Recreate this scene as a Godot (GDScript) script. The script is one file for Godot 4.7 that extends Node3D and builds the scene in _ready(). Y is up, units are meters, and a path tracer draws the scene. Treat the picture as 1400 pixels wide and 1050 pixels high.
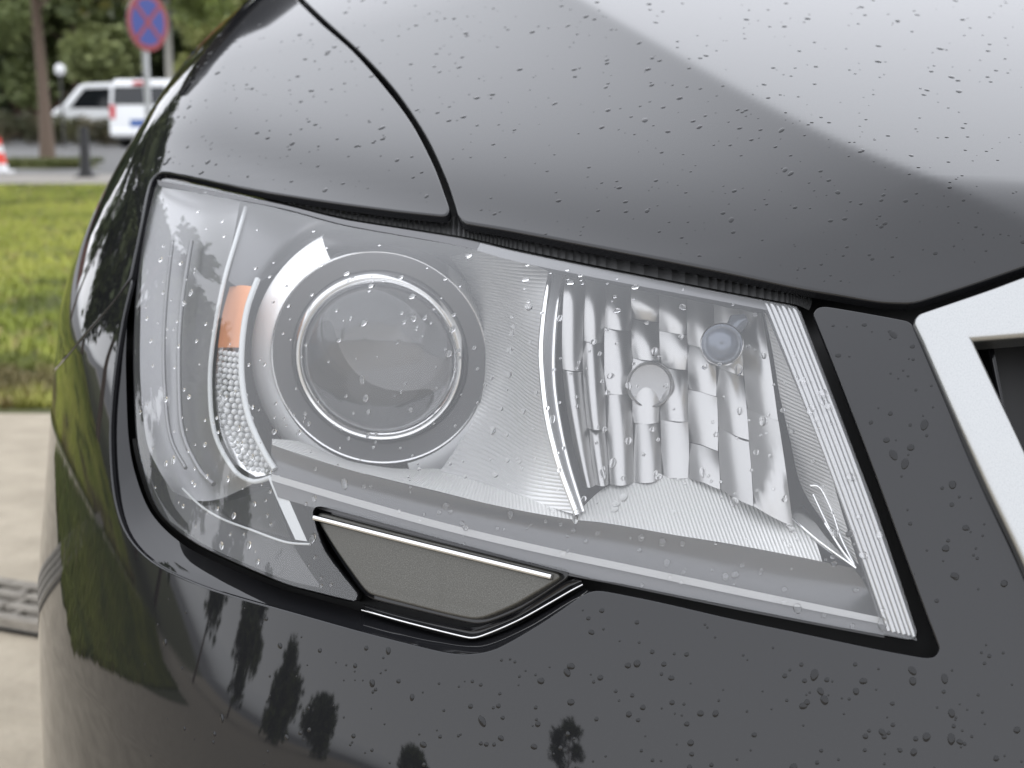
extends Node3D

const FOCAL := 1940.0                     # in pixels of the 1400 x 1050 photograph
const TILT := -10.65                      # camera pitch in degrees
const EYE := Vector3(0, 0.87, 0)
const CORE := Vector3(0.45, 0.3, -2.5)    # a point inside the car from which all panels are seen
const CAR_BASE := Vector3(0.45, 0, -2.4)

const ORDER := ["first", "second", "third", "fourth", "fifth", "sixth", "seventh", "eighth", "ninth", "tenth", "eleventh", "twelfth", "thirteenth", "fourteenth", "fifteenth"]

var mats := {}
var taken := {}
var rng := RandomNumberGenerator.new()

# ---------------------------------------------------------------- naming
func numbered(called: String) -> String:
	if not taken.has(called):
		taken[called] = 0
		return called
	taken[called] += 1
	return "%s_%03d" % [called, taken[called]]

func tag(o: Node3D, label := "", category := "", group := "", kind := "") -> Node3D:
	if label: o.set_meta("label", label)
	if category: o.set_meta("category", category)
	if group: o.set_meta("group", group)
	if kind: o.set_meta("kind", kind)
	return o

func thing(called: String, label: String, category: String, where := Vector3.ZERO, turn := 0.0, group := "") -> Node3D:
	var o := Node3D.new()
	o.name = numbered(called)
	add_child(o, true)
	o.position = where
	o.rotation_degrees.y = turn
	tag(o, label, category, group)
	return o

func part(called: String, mesh: Mesh, m: Material, parent: Node3D = self, label := "") -> MeshInstance3D:
	var o := MeshInstance3D.new()
	o.mesh = mesh
	o.material_override = null
	for s in mesh.get_surface_count():
		o.set_surface_override_material(s, m)
	if parent == self:
		o.name = numbered(called)
	else:
		var k := 0
		var base := called
		while parent.has_node(NodePath(called)):
			k += 1
			called = "%s_%03d" % [base, k]
		o.name = called
	parent.add_child(o, true)
	if label: o.set_meta("label", label)
	return o

# a part given in world coordinates under a car panel or the car itself
func car_part(called: String, mesh: Mesh, m: Material, parent: Node3D, label := "") -> MeshInstance3D:
	var o := part(called, mesh, m, parent, label)
	if parent.get_parent() == self:
		o.position = -parent.position
	return o

# ---------------------------------------------------------------- mesh building
class Mb:
	var v := PackedVector3Array()
	var n := PackedVector3Array()
	var uv := PackedVector2Array()
	var ix := PackedInt32Array()
	var given := false
	func add(p: Vector3, nn := Vector3.ZERO, u := Vector2.ZERO) -> int:
		v.append(p); n.append(nn); uv.append(u)
		return v.size() - 1
	func tri(a: int, b: int, c: int) -> void:
		ix.append(a); ix.append(b); ix.append(c)
	func quad(a: int, b: int, c: int, d: int) -> void:
		tri(a, b, c); tri(a, c, d)
	func mesh() -> ArrayMesh:
		var zero := true
		for q in n:
			if q != Vector3.ZERO:
				zero = false
				break
		if zero:
			for t in range(0, ix.size(), 3):
				var f := (v[ix[t + 2]] - v[ix[t]]).cross(v[ix[t + 1]] - v[ix[t]])
				for k in 3: n[ix[t + k]] += f
			for k in n.size():
				n[k] = n[k].normalized() if n[k].length() > 0.0 else Vector3.UP
		else:
			for t in range(0, ix.size(), 3):
				var f := (v[ix[t + 2]] - v[ix[t]]).cross(v[ix[t + 1]] - v[ix[t]])
				if f.dot(n[ix[t]] + n[ix[t + 1]] + n[ix[t + 2]]) < 0.0:
					var s := ix[t + 1]
					ix[t + 1] = ix[t + 2]
					ix[t + 2] = s
		var a := []
		a.resize(Mesh.ARRAY_MAX)
		a[Mesh.ARRAY_VERTEX] = v; a[Mesh.ARRAY_NORMAL] = n; a[Mesh.ARRAY_TEX_UV] = uv; a[Mesh.ARRAY_INDEX] = ix
		var m := ArrayMesh.new()
		if ix.size() > 0:
			m.add_surface_from_arrays(Mesh.PRIMITIVE_TRIANGLES, a)
		return m

func add_box(b: Mb, c: Vector3, s: Vector3, basis := Basis.IDENTITY, bevel := 0.0) -> void:
	# a box with flat shading, its edges cut by a small chamfer where asked
	var e := minf(bevel, minf(s.x, minf(s.y, s.z)) * 0.45)
	var h := s * 0.5
	var dirs := [Vector3.RIGHT, Vector3.UP, Vector3.BACK]
	for ax in 3:
		for sg in [-1.0, 1.0]:
			var nn: Vector3 = dirs[ax] * sg
			var u: Vector3 = dirs[(ax + 1) % 3]
			var w: Vector3 = dirs[(ax + 2) % 3]
			var hu: float = h[(ax + 1) % 3] - e
			var hw: float = h[(ax + 2) % 3] - e
			var o: Vector3 = nn * h[ax]
			var q := []
			for k in [[-1, -1], [1, -1], [1, 1], [-1, 1]]:
				q.append(b.add(c + basis * (o + u * hu * k[0] + w * hw * k[1]), basis * nn, Vector2(k[0] * hu, k[1] * hw)))
			b.quad(q[0], q[1], q[2], q[3])
	if e > 0.0:
		for ax in 3:
			var u: int = (ax + 1) % 3
			var w: int = (ax + 2) % 3
			for su in [-1.0, 1.0]:
				for sw in [-1.0, 1.0]:
					var nn: Vector3 = (dirs[u] * su + dirs[w] * sw).normalized()
					var p1: Vector3 = dirs[u] * su * h[u] + dirs[w] * sw * (h[w] - e)
					var p2: Vector3 = dirs[u] * su * (h[u] - e) + dirs[w] * sw * h[w]
					var l: Vector3 = dirs[ax] * (h[ax] - e)
					b.quad(b.add(c + basis * (p1 - l), basis * nn), b.add(c + basis * (p1 + l), basis * nn), b.add(c + basis * (p2 + l), basis * nn), b.add(c + basis * (p2 - l), basis * nn))
		for sx in [-1.0, 1.0]:
			for sy in [-1.0, 1.0]:
				for sz in [-1.0, 1.0]:
					var nn := Vector3(sx, sy, sz).normalized()
					b.tri(b.add(c + basis * Vector3(sx * h.x, sy * (h.y - e), sz * (h.z - e)), basis * nn), b.add(c + basis * Vector3(sx * (h.x - e), sy * h.y, sz * (h.z - e)), basis * nn), b.add(c + basis * Vector3(sx * (h.x - e), sy * (h.y - e), sz * h.z), basis * nn))

func add_lathe(b: Mb, prof: Array, segs: int, at: Vector3, basis := Basis.IDENTITY, sx := 1.0) -> void:
	# prof: [radius, height] along the basis' y; vertices repeated where the profile turns sharply
	var rows := []
	for i in prof.size():
		rows.append(Vector2(prof[i][0], prof[i][1]))
	for i in rows.size() - 1:
		var a: Vector2 = rows[i]
		var c: Vector2 = rows[i + 1]
		var d := (c - a).normalized()
		var nr := Vector2(d.y, -d.x)
		var da := nr
		var dc := nr
		if i > 0:
			var p: Vector2 = (a - rows[i - 1]).normalized()
			if p.dot(d) > 0.75: da = (nr + Vector2(p.y, -p.x)).normalized()
		if i < rows.size() - 2:
			var q: Vector2 = (rows[i + 2] - c).normalized()
			if q.dot(d) > 0.75: dc = (nr + Vector2(q.y, -q.x)).normalized()
		var ring := []
		for k in segs + 1:
			var t := TAU * k / segs
			var e := Vector3(cos(t) * sx, 0, sin(t))
			var en := Vector3(cos(t) / sx, 0, sin(t)).normalized()
			ring.append([b.add(at + basis * (e * a.x + Vector3(0, a.y, 0)), basis * (en * da.x + Vector3(0, da.y, 0)), Vector2(float(k) / segs, 0)), b.add(at + basis * (e * c.x + Vector3(0, c.y, 0)), basis * (en * dc.x + Vector3(0, dc.y, 0)), Vector2(float(k) / segs, 1))])
		for k in segs:
			b.quad(ring[k][0], ring[k + 1][0], ring[k + 1][1], ring[k][1])

func add_tube(b: Mb, path: Array, radii, segs := 8, capped := true) -> void:
	var last := Vector3.ZERO
	var rings := []
	for i in path.size():
		var t: Vector3 = (path[mini(i + 1, path.size() - 1)] - path[maxi(i - 1, 0)]).normalized()
		var up := Vector3.UP if absf(t.y) < 0.9 else Vector3.RIGHT
		var x := up.cross(t).normalized()
		if last != Vector3.ZERO:
			x = (last - t * last.dot(t)).normalized()
		last = x
		var y := t.cross(x)
		var r: float = radii[i] if radii is Array else radii
		var ring := []
		for k in segs + 1:
			var a := TAU * k / segs
			var e := x * cos(a) + y * sin(a)
			ring.append(b.add(path[i] + e * r, e, Vector2(float(k) / segs, i)))
		rings.append(ring)
	for i in rings.size() - 1:
		for k in segs:
			b.quad(rings[i][k], rings[i][k + 1], rings[i + 1][k + 1], rings[i + 1][k])
	if capped:
		for e in [0, path.size() - 1]:
			var nn: Vector3 = (path[0] - path[1]).normalized() if e == 0 else (path[e] - path[e - 1]).normalized()
			var c := b.add(path[e], nn)
			var ring := []
			for k in segs + 1: ring.append(b.add(b.v[rings[e][k]], nn))
			for k in segs: b.tri(c, ring[k], ring[k + 1])

func cr(a, b, c, d, t: float):
	return 0.5 * (2.0 * b + (c - a) * t + (2.0 * a - 5.0 * b + 4.0 * c - d) * t * t + (3.0 * b - a - 3.0 * c + d) * t * t * t)

func spl3(p: Array, n: int) -> Array:
	var out := []
	for i in p.size() - 1:
		for k in n:
			out.append(cr(p[maxi(i - 1, 0)], p[i], p[i + 1], p[mini(i + 2, p.size() - 1)], float(k) / n))
	out.append(p[p.size() - 1])
	return out

func spl(flat: Array, n: int, closed := false) -> PackedVector2Array:
	var p := []
	for i in range(0, flat.size(), 2): p.append(Vector2(flat[i], flat[i + 1]))
	var out := PackedVector2Array()
	var m := p.size()
	for i in (m if closed else m - 1):
		var a: Vector2; var b: Vector2; var c: Vector2; var d: Vector2
		if closed:
			a = p[(i - 1 + m) % m]; b = p[i]; c = p[(i + 1) % m]; d = p[(i + 2) % m]
		else:
			a = p[maxi(i - 1, 0)]; b = p[i]; c = p[i + 1]; d = p[mini(i + 2, m - 1)]
		# tangents limited by the shorter neighbour, so that corners stay tight
		var l := (c - b).length()
		var tb := (c - a) * 0.5
		var tc := (d - b) * 0.5
		if tb.length() > 0.0: tb = tb.normalized() * minf(tb.length(), minf(l, (b - a).length() if a != b else l) * 1.0)
		if tc.length() > 0.0: tc = tc.normalized() * minf(tc.length(), minf(l, (d - c).length() if c != d else l) * 1.0)
		for k in n:
			var t := float(k) / n
			var t2 := t * t
			var t3 := t2 * t
			out.append(b * (2 * t3 - 3 * t2 + 1) + tb * (t3 - 2 * t2 + t) + c * (-2 * t3 + 3 * t2) + tc * (t3 - t2))
	if not closed: out.append(p[m - 1])
	return out

func add_loft(b: Mb, rows: Array, nu := 6, nv := 6, us := 1.0, vs := 1.0) -> void:
	# rows of points, smoothed both ways; normals are left to the mesh
	var wide := []
	for r in rows: wide.append(spl3(r, nu))
	var cols: int = wide[0].size()
	var grid := []
	for c in cols:
		var line := []
		for r in wide: line.append(r[c])
		grid.append(spl3(line, nv))
	var tall: int = grid[0].size()
	var at := []
	for c in cols:
		var line := []
		for r in tall: line.append(b.add(grid[c][r], Vector3.ZERO, Vector2(us * c / (cols - 1), vs * r / (tall - 1))))
		at.append(line)
	for c in cols - 1:
		for r in tall - 1:
			b.quad(at[c][r], at[c + 1][r], at[c + 1][r + 1], at[c][r + 1])

func add_prism(b: Mb, poly: Array, axis_from: float, axis_to: float, place: Transform3D, taper := 1.0, centre := Vector2.ZERO, bevel := 0.0) -> void:
	# a 2D outline (x, y) pushed along z; flat caps, walls shaded flat unless they turn gently
	var n := poly.size()
	var pts := []
	for q in poly: pts.append(q if q is Vector2 else Vector2(q[0], q[1]))
	var pk := PackedVector2Array(pts)
	var tri := Geometry2D.triangulate_polygon(pk)
	var cw := Geometry2D.is_polygon_clockwise(pk)
	var levels := [[axis_from, 1.0, bevel], [axis_from + bevel, 1.0, 0.0], [axis_to - bevel, taper, 0.0], [axis_to, taper, bevel]] if bevel > 0.0 else [[axis_from, 1.0, 0.0], [axis_to, taper, 0.0]]
	var inset := func(q: Vector2, s: float, e: float) -> Vector2:
		var d := q - centre
		var l := d.length()
		return centre + d * s * (maxf(l - e, 0.0) / maxf(l, 1e-6))
	for side in 2:
		var lv: Array = levels[0] if side == 0 else levels[levels.size() - 1]
		var nn := Vector3(0, 0, -1 if side == 0 else 1)
		var base := b.v.size()
		for q in pts:
			var w: Vector2 = inset.call(q, lv[1], lv[2])
			b.add(place * Vector3(w.x, w.y, lv[0]), (place.basis * nn).normalized(), w)
		for t in range(0, tri.size(), 3): b.tri(base + tri[t], base + tri[t + 1], base + tri[t + 2])
	for l in levels.size() - 1:
		for i in n:
			var j := (i + 1) % n
			var d: Vector2 = (pts[j] - pts[i]).normalized()
			var o := Vector2(d.y, -d.x) * (-1.0 if cw else 1.0)
			var na := o
			var nb := o
			var dp: Vector2 = (pts[i] - pts[(i - 1 + n) % n]).normalized()
			var dn: Vector2 = (pts[(j + 1) % n] - pts[j]).normalized()
			if dp.dot(d) > 0.8: na = (o + Vector2(dp.y, -dp.x) * (-1.0 if cw else 1.0)).normalized()
			if dn.dot(d) > 0.8: nb = (o + Vector2(dn.y, -dn.x) * (-1.0 if cw else 1.0)).normalized()
			var tz := 0.0
			if bevel > 0.0 and l == 0: tz = -0.7
			if bevel > 0.0 and l == 2: tz = 0.7
			var a0: Vector2 = inset.call(pts[i], levels[l][1], levels[l][2])
			var a1: Vector2 = inset.call(pts[j], levels[l][1], levels[l][2])
			var c0: Vector2 = inset.call(pts[i], levels[l + 1][1], levels[l + 1][2])
			var c1: Vector2 = inset.call(pts[j], levels[l + 1][1], levels[l + 1][2])
			var n0 := (place.basis * Vector3(na.x, na.y, tz)).normalized()
			var n1 := (place.basis * Vector3(nb.x, nb.y, tz)).normalized()
			b.quad(b.add(place * Vector3(a0.x, a0.y, levels[l][0]), n0, Vector2(0, 0)), b.add(place * Vector3(a1.x, a1.y, levels[l][0]), n1, Vector2(1, 0)), b.add(place * Vector3(c1.x, c1.y, levels[l + 1][0]), n1, Vector2(1, 1)), b.add(place * Vector3(c0.x, c0.y, levels[l + 1][0]), n0, Vector2(0, 1)))

# ---------------------------------------------------------------- the shape of the car's body
func ray(px: float, py: float) -> Vector3:
	var d := Vector3((px - 700.0) / FOCAL, (525.0 - py) / FOCAL, -1.0)
	return d.rotated(Vector3.RIGHT, deg_to_rad(TILT))

func at(px: float, py: float, depth: float) -> Vector3:
	return EYE + ray(px, py) * depth

func on_ground(px: float, py: float) -> Vector3:
	var d := ray(px, py)
	return EYE + d * (EYE.y / -d.y)

func top_height(x: float, d: float) -> float:
	var t := d - 0.68
	var dn := maxf(d - 0.73, -0.2)
	var u := 0.262 - 0.33 * dn - 0.047 * (1.0 - exp(-dn / 0.06)) - x
	var out := 0.5 * (u + sqrt(u * u + 0.00002))
	var fall := out * 0.17 + (0.014 + 0.012 * exp(-maxf(dn, 0.0) / 0.12)) * (1.0 - exp(-out / 0.08))
	var k := maxf(0.0, t - 0.6)
	var tt := maxf(t, -0.3)
	var o := maxf(0.0, 0.05 - x)
	var un := maxf(0.0, 0.262 - x)
	var nose := d - (0.70 + 0.42 * un + 0.75 * un * un)
	var tn := 0.5 * (nose + sqrt(nose * nose + 0.0005))   
	return 0.812 + 0.29 * tt - (0.002 + 0.009 * smoothstep(-0.01, 0.05, u)) * exp(-tn / 0.032) - 0.15 * k * k / (1.0 + k) - fall - 0.06 * o * o

func body(p: Vector3) -> float:
	var dy := p.y - 0.55
	var bend := 0.0098 * (1.0 - exp(-dy / 0.07)) if dy > 0.0 else 0.14 * dy
	var lean := 0.33 * dy + 0.5 * dy * dy + bend * smoothstep(0.05, 0.25, -p.x)
	var tuck := maxf(0.0, p.y - 0.70)
	var a := 1.038 - 0.9 * tuck * sqrt(tuck) - 0.10 * maxf(0.0, 0.5 - p.y)
	var x := maxf(0.0, (0.58 - p.x) / a)
	var d := maxf(0.0, (1.88 + p.z + lean) / 1.3)
	var fa := (pow(x * x * x + d * d * d, 1.0 / 3.0) - 1.0) * 0.95
	var fb := (p.y - top_height(p.x, -p.z)) * 0.96
	const R := 0.028
	return minf(maxf(fa, fb), -R) + sqrt(pow(maxf(fa + R, 0.0), 2.0) + pow(maxf(fb + R, 0.0), 2.0))

func body_normal(p: Vector3) -> Vector3:
	const E := 0.0004
	return Vector3(body(p + Vector3(E, 0, 0)) - body(p - Vector3(E, 0, 0)), body(p + Vector3(0, E, 0)) - body(p - Vector3(0, E, 0)), body(p + Vector3(0, 0, E)) - body(p - Vector3(0, 0, E))).normalized()

func hit(px: float, py: float, off := 0.0) -> Vector3:
	# where the sight line through a pixel meets the body (off: that far under the skin)
	var d := ray(px, py)
	var t := 0.45
	var best := 1.0
	var best_t := 1.0
	while t < 2.4:
		var b := body(EYE + d * t) + off
		if b < best:
			best = b
			best_t = t
		if b < 0.0: break
		t += clampf(b * 0.6, 0.004, 0.06)
	if t >= 2.4: return EYE + d * best_t
	var lo := t - 0.07
	var hi := t
	while body(EYE + d * lo) + off < 0.0: lo -= 0.02
	for k in 22:
		var m := (lo + hi) * 0.5
		if body(EYE + d * m) + off < 0.0: hi = m
		else: lo = m
	return EYE + d * hi

func dir_of(p: Vector3) -> Vector2:
	var d := (p - CORE).normalized()
	return Vector2(rad_to_deg(atan2(d.x, d.z)), rad_to_deg(asin(d.y)))

func skin(q: Vector2, off := 0.0) -> Vector3:
	# the body's surface in a direction (degrees) from the core
	var a := deg_to_rad(q.x)
	var e := deg_to_rad(q.y)
	var d := Vector3(sin(a) * cos(e), sin(e), cos(a) * cos(e))
	var lo := 0.3
	var hi := 3.4
	var fl := body(CORE + d * lo) + off
	var fh := body(CORE + d * hi) + off
	var side := 0
	var m := 0.0
	for k in 40:
		m = (lo * fh - hi * fl) / (fh - fl)
		if k % 4 == 3: m = (lo + hi) * 0.5
		var f := body(CORE + d * m) + off
		if absf(f) < 1e-7: break
		if f < 0.0:
			lo = m; fl = f
			if side == -1: fh *= 0.5
			side = -1
		else:
			hi = m; fh = f
			if side == 1: fl *= 0.5
			side = 1
		if hi - lo < 1e-6: break
	return CORE + d * m

func outline(flat: Array, n := 5, closed := true, off := 0.0) -> PackedVector2Array:
	# pixels on the body turned to directions; a Vector3 in the list is a place in the world
	var out := PackedVector2Array()
	var run := []
	for i in flat.size():
		if flat[i] is Vector3:
			if run.size() > 0:
				for q in spl(run, n): out.append(dir_of(hit(q.x, q.y, off)))
				run = []
			out.append(dir_of(flat[i]))
		else:
			run.append(flat[i])
	if run.size() > 0:
		var whole := closed and run.size() == flat.size()
		for q in spl(run, n, whole): out.append(dir_of(hit(q.x, q.y, off)))
	return out

func add_patch(b: Mb, poly: PackedVector2Array, holes: Array, off: float, step: float, uvs := 1.0) -> void:
	# a piece of the body's skin inside an outline, with its holes cut out
	var lo := poly[0]
	var hi := poly[0]
	for q in poly:
		lo = lo.min(q); hi = hi.max(q)
	var edge := {}
	for ring in [poly] + holes:
		for i in ring.size():
			var a: Vector2 = ring[i]
			var c: Vector2 = ring[(i + 1) % ring.size()]
			var k := int(ceil((c - a).length() / (step * 0.2))) + 1
			for j in k + 1:
				var q := a.lerp(c, float(j) / k)
				for ex in [-1e-3, 1e-3]:
					for ey in [-1e-3, 1e-3]:
						edge[Vector2i(floor((q.x - lo.x + ex) / step), floor((q.y - lo.y + ey) / step))] = true
	var cache := {}
	var vert := func(q: Vector2) -> int:
		var key := Vector2i(roundi(q.x * 20000.0), roundi(q.y * 20000.0))
		if not cache.has(key):
			var p := skin(q, off)
			cache[key] = b.add(p, body_normal(p), Vector2(p.x, p.y - p.z) * uvs)
		return cache[key]
	for i in int(ceil((hi.x - lo.x) / step)):
		for j in int(ceil((hi.y - lo.y) / step)):
			var o := lo + Vector2(i, j) * step
			var cell := PackedVector2Array([o, o + Vector2(step, 0), o + Vector2(step, step), o + Vector2(0, step)])
			if not edge.has(Vector2i(i, j)):
				var mid := o + Vector2(step, step) * 0.5
				var inside := Geometry2D.is_point_in_polygon(mid, poly)
				for h in holes: inside = inside and not Geometry2D.is_point_in_polygon(mid, h)
				if inside: b.quad(vert.call(cell[0]), vert.call(cell[1]), vert.call(cell[2]), vert.call(cell[3]))
				continue
			var pieces := Geometry2D.intersect_polygons(cell, poly)
			for h in holes:
				var left := []
				for q in pieces:
					for r in Geometry2D.clip_polygons(q, h): left.append(r)
				pieces.assign(left)
			for q in pieces:
				var tri := Geometry2D.triangulate_polygon(q)
				for t in range(0, tri.size(), 3):
					b.tri(vert.call(q[tri[t]]), vert.call(q[tri[t + 1]]), vert.call(q[tri[t + 2]]))

func add_hem(b: Mb, ring: PackedVector2Array, off: float, r: float, deep: float, inner := false) -> void:
	# the rolled edge of a panel: a quarter round, then a flange straight inwards
	var n := ring.size()
	var pts := []
	var nor := []
	for q in ring:
		var p := skin(q, off)
		pts.append(p)
		nor.append(body_normal(p))
	var out := 0.0
	for i in n:
		var t: Vector3 = (pts[(i + 1) % n] - pts[(i - 1 + n) % n]).normalized()
		var e: Vector3 = t.cross(nor[i]).normalized()
		var probe := dir_of(pts[i] + e * 0.0015)
		out += -1.0 if Geometry2D.is_point_in_polygon(probe, ring) else 1.0
	var sg := signf(out) * (-1.0 if inner else 1.0)
	var rows := []
	for i in n:
		var t: Vector3 = (pts[(i + 1) % n] - pts[(i - 1 + n) % n]).normalized()
		var e: Vector3 = t.cross(nor[i]).normalized() * sg
		var row := []
		for k in 5:
			var a := PI * 0.5 * k / 4.0
			row.append(b.add(pts[i] + e * r * sin(a) - nor[i] * r * (1.0 - cos(a)), nor[i] * cos(a) + e * sin(a)))
		row.append(b.add(pts[i] + e * r - nor[i] * (r + deep), e))
		rows.append(row)
	for i in n:
		var j := (i + 1) % n
		if pts[i].distance_to(pts[j]) < 1e-5: continue
		for k in 5: b.quad(rows[i][k], rows[j][k], rows[j][k + 1], rows[i][k + 1])

func panel(poly: PackedVector2Array, holes := [], off := 0.0, step := 0.35, r := 0.0015, deep := 0.02) -> ArrayMesh:
	var b := Mb.new()
	add_patch(b, poly, holes, off, step)
	add_hem(b, poly, off, r, deep)
	for h in holes: add_hem(b, h, off, r, minf(deep, 0.007), true)
	return b.mesh()

# a place behind the headlight's lens, that many metres further along the sight line through a pixel
func inn(px: float, py: float, h: float) -> Vector3:
	return hit(px, py) + ray(px, py) * h

func inns(flat: Array) -> Array:
	var out := []
	for i in range(0, flat.size(), 3): out.append(inn(flat[i], flat[i + 1], flat[i + 2]))
	return out

# ---------------------------------------------------------------- materials
func mat(called: String, c: Color, rough := 0.5, metal := 0.0, spec := 0.5) -> StandardMaterial3D:
	var m := StandardMaterial3D.new()
	m.resource_name = called
	m.albedo_color = Color(c.r, c.g, c.b).linear_to_srgb()
	m.roughness = rough
	m.metallic = metal
	m.metallic_specular = spec
	mats[called] = m
	return m

func noise_tex(freq: float, lo: Color, hi: Color, sd := 1, octaves := 4, size := 512, mid = null) -> NoiseTexture2D:
	var f := FastNoiseLite.new()
	f.seed = sd
	f.frequency = freq
	f.noise_type = FastNoiseLite.TYPE_SIMPLEX_SMOOTH
	f.fractal_octaves = octaves
	var t := NoiseTexture2D.new()
	t.width = size; t.height = size
	t.seamless = true
	t.noise = f
	var g := Gradient.new()
	g.set_color(0, lo.linear_to_srgb()); g.set_color(1, hi.linear_to_srgb())
	if mid != null: g.add_point(0.5, mid.linear_to_srgb())
	t.color_ramp = g
	return t

func ground_mat(called: String, lo: Color, hi: Color, scale: float, rough: float, sd: int, bump := 0.3) -> StandardMaterial3D:
	var m := mat(called, Color.WHITE, rough)
	m.albedo_texture = noise_tex(0.02, lo, hi, sd, 5)
	m.uv1_triplanar = true
	m.uv1_world_triplanar = true
	m.uv1_scale = Vector3.ONE * scale
	m.heightmap_enabled = true
	m.heightmap_texture = noise_tex(0.08, Color.BLACK, Color.WHITE, sd + 7, 3)
	m.heightmap_scale = bump
	m.detail_enabled = true
	m.detail_blend_mode = BaseMaterial3D.BLEND_MODE_MUL
	m.detail_albedo = noise_tex(0.15, Color(0.82, 0.82, 0.82), Color(1, 1, 1), sd + 3, 2)
	m.detail_uv_layer = BaseMaterial3D.DETAIL_UV_2
	m.uv2_triplanar = true
	m.uv2_world_triplanar = true
	m.uv2_scale = Vector3.ONE * scale * 5.3
	return m

func ribs(m: StandardMaterial3D, along_v: bool, count: float, deep: float, sharp := 1.0) -> void:
	var im := Image.create(64, 64, false, Image.FORMAT_RF)
	for y in 64:
		for x in 64:
			var t := float(y if along_v else x) / 64.0
			im.set_pixel(x, y, Color(pow(absf(sin(PI * t)), sharp), 0, 0))
	m.heightmap_enabled = true
	m.heightmap_texture = ImageTexture.create_from_image(im)
	m.heightmap_scale = deep
	m.uv1_scale = Vector3(1.0 if along_v else count, count if along_v else 1.0, 1)

func materials() -> void:
	mat("paint", Color(0.011, 0.0112, 0.0125), 0.025)
	mat("black_plastic", Color(0.012, 0.012, 0.013), 0.45)
	mat("black_gloss", Color(0.008, 0.008, 0.009), 0.12)
	mat("rubber", Color(0.010, 0.010, 0.010), 0.6)
	var seal := mat("ribbed_rubber", Color(0.012, 0.012, 0.012), 0.5)
	ribs(seal, false, 90.0, 0.08)
	mat("silver_frame", Color(0.42, 0.425, 0.42), 0.33, 1.0)
	mats.silver_frame.albedo_texture = noise_tex(0.22, Color(0.76, 0.77, 0.78), Color(1, 1, 1), 41, 2, 512, Color(0.95, 0.95, 0.95))
	mats.silver_frame.uv1_triplanar = true
	mats.silver_frame.uv1_scale = Vector3.ONE * 9.0
	mat("chrome", Color(0.80, 0.80, 0.80), 0.05, 1.0)
	mat("chrome_soft", Color(0.66, 0.66, 0.66), 0.18, 1.0)
	mat("flange", Color(0.93, 0.935, 0.935), 0.3, 0.2)
	mat("dimple", Color(0.45, 0.46, 0.46), 0.3)
	mat("guide", Color(0.42, 0.435, 0.435), 0.25)
	mat("mirror", Color(0.37, 0.366, 0.36), 0.29, 1.0)
	mat("apron_grey", Color(0.09, 0.09, 0.092), 0.22, 0.55)
	mat("rib_silver", Color(0.34, 0.34, 0.34), 0.14, 0.9)
	mat("band_grey", Color(0.30, 0.30, 0.30), 0.4)
	mat("satin", Color(0.27, 0.27, 0.275), 0.38, 0.8)
	mat("satin_dark", Color(0.11, 0.11, 0.113), 0.42, 0.6)
	mat("grey_ring", Color(0.060, 0.060, 0.062), 0.35, 0.2)
	mat("white_plastic", Color(0.72, 0.74, 0.74), 0.25)
	mat("amber", Color(0.74, 0.32, 0.15), 0.25)
	mat("washer", Color(1, 1, 1), 0.32, 0.5)
	mats.washer.albedo_texture = noise_tex(0.30, Color(0.050, 0.049, 0.044), Color(0.24, 0.235, 0.22), 43, 2, 512, Color(0.070, 0.068, 0.060))
	mats.washer.uv1_triplanar = true
	mats.washer.uv1_scale = Vector3.ONE * 12.0
	mats.washer.heightmap_enabled = true
	mats.washer.heightmap_texture = noise_tex(0.2, Color.BLACK, Color.WHITE, 44, 2)
	mats.washer.heightmap_scale = 0.012
	var pane := mat("lens_pane", Color(0.8, 0.82, 0.84), 0.0)
	pane.transparency = BaseMaterial3D.TRANSPARENCY_ALPHA
	pane.albedo_color.a = 0.06
	var glass := mat("lens_glass", Color(1, 1, 1), 0.0)
	glass.refraction_enabled = true
	glass.refraction_scale = 0.05
	glass.albedo_color.a = 0.0
	var water := mat("water", Color(1, 1, 1), 0.0)
	water.refraction_enabled = true
	water.refraction_scale = 0.033
	water.albedo_color.a = 0.0
	mat("water_on_paint", Color(0.010, 0.0102, 0.011), 0.0, 0.0, 0.42)
	var rib_h := mat("ribbed_silver", Color(0.60, 0.60, 0.595), 0.28, 0.5)
	ribs(rib_h, true, 1.0 / 0.0019, 0.045)
	var rib_v := mat("ribbed_floor", Color(0.62, 0.62, 0.605), 0.35, 0.35)
	ribs(rib_v, false, 1.0 / 0.0019, 0.045)
	mat("leaf", Color(1, 1, 1), 0.55)
	mats.leaf.vertex_color_use_as_albedo = true
	mats.leaf.backlight_enabled = true
	mats.leaf.backlight = Color(0.25, 0.3, 0.1)
	mat("bark", Color(0.17, 0.125, 0.095), 0.9)
	mat("pale_bark", Color(0.25, 0.24, 0.21), 0.9)
	mat("white_paint", Color(0.78, 0.79, 0.79), 0.2)
	mat("dark_glass", Color(0.012, 0.014, 0.016), 0.03)
	mat("red_lamp", Color(0.55, 0.02, 0.03), 0.15)
	mat("red_paint", Color(0.26, 0.035, 0.045), 0.4)
	mat("blue_paint", Color(0.03, 0.055, 0.26), 0.4)
	mat("cone_red", Color(0.75, 0.06, 0.035), 0.5)
	mat("white_band", Color(0.75, 0.75, 0.75), 0.4)
	mat("tyre", Color(0.015, 0.015, 0.015), 0.8)
	mat("steel", Color(0.45, 0.46, 0.47), 0.4, 0.7)
	mat("iron", Color(0.06, 0.058, 0.055), 0.6, 0.3)
	mat("pit", Color(0.006, 0.006, 0.005), 0.9)
	mat("bollard_black", Color(0.012, 0.012, 0.013), 0.5)
	mat("brick_red", Color(0.17, 0.09, 0.075), 0.85)
	mat("plate_blue", Color(0.05, 0.12, 0.35), 0.4)
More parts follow.
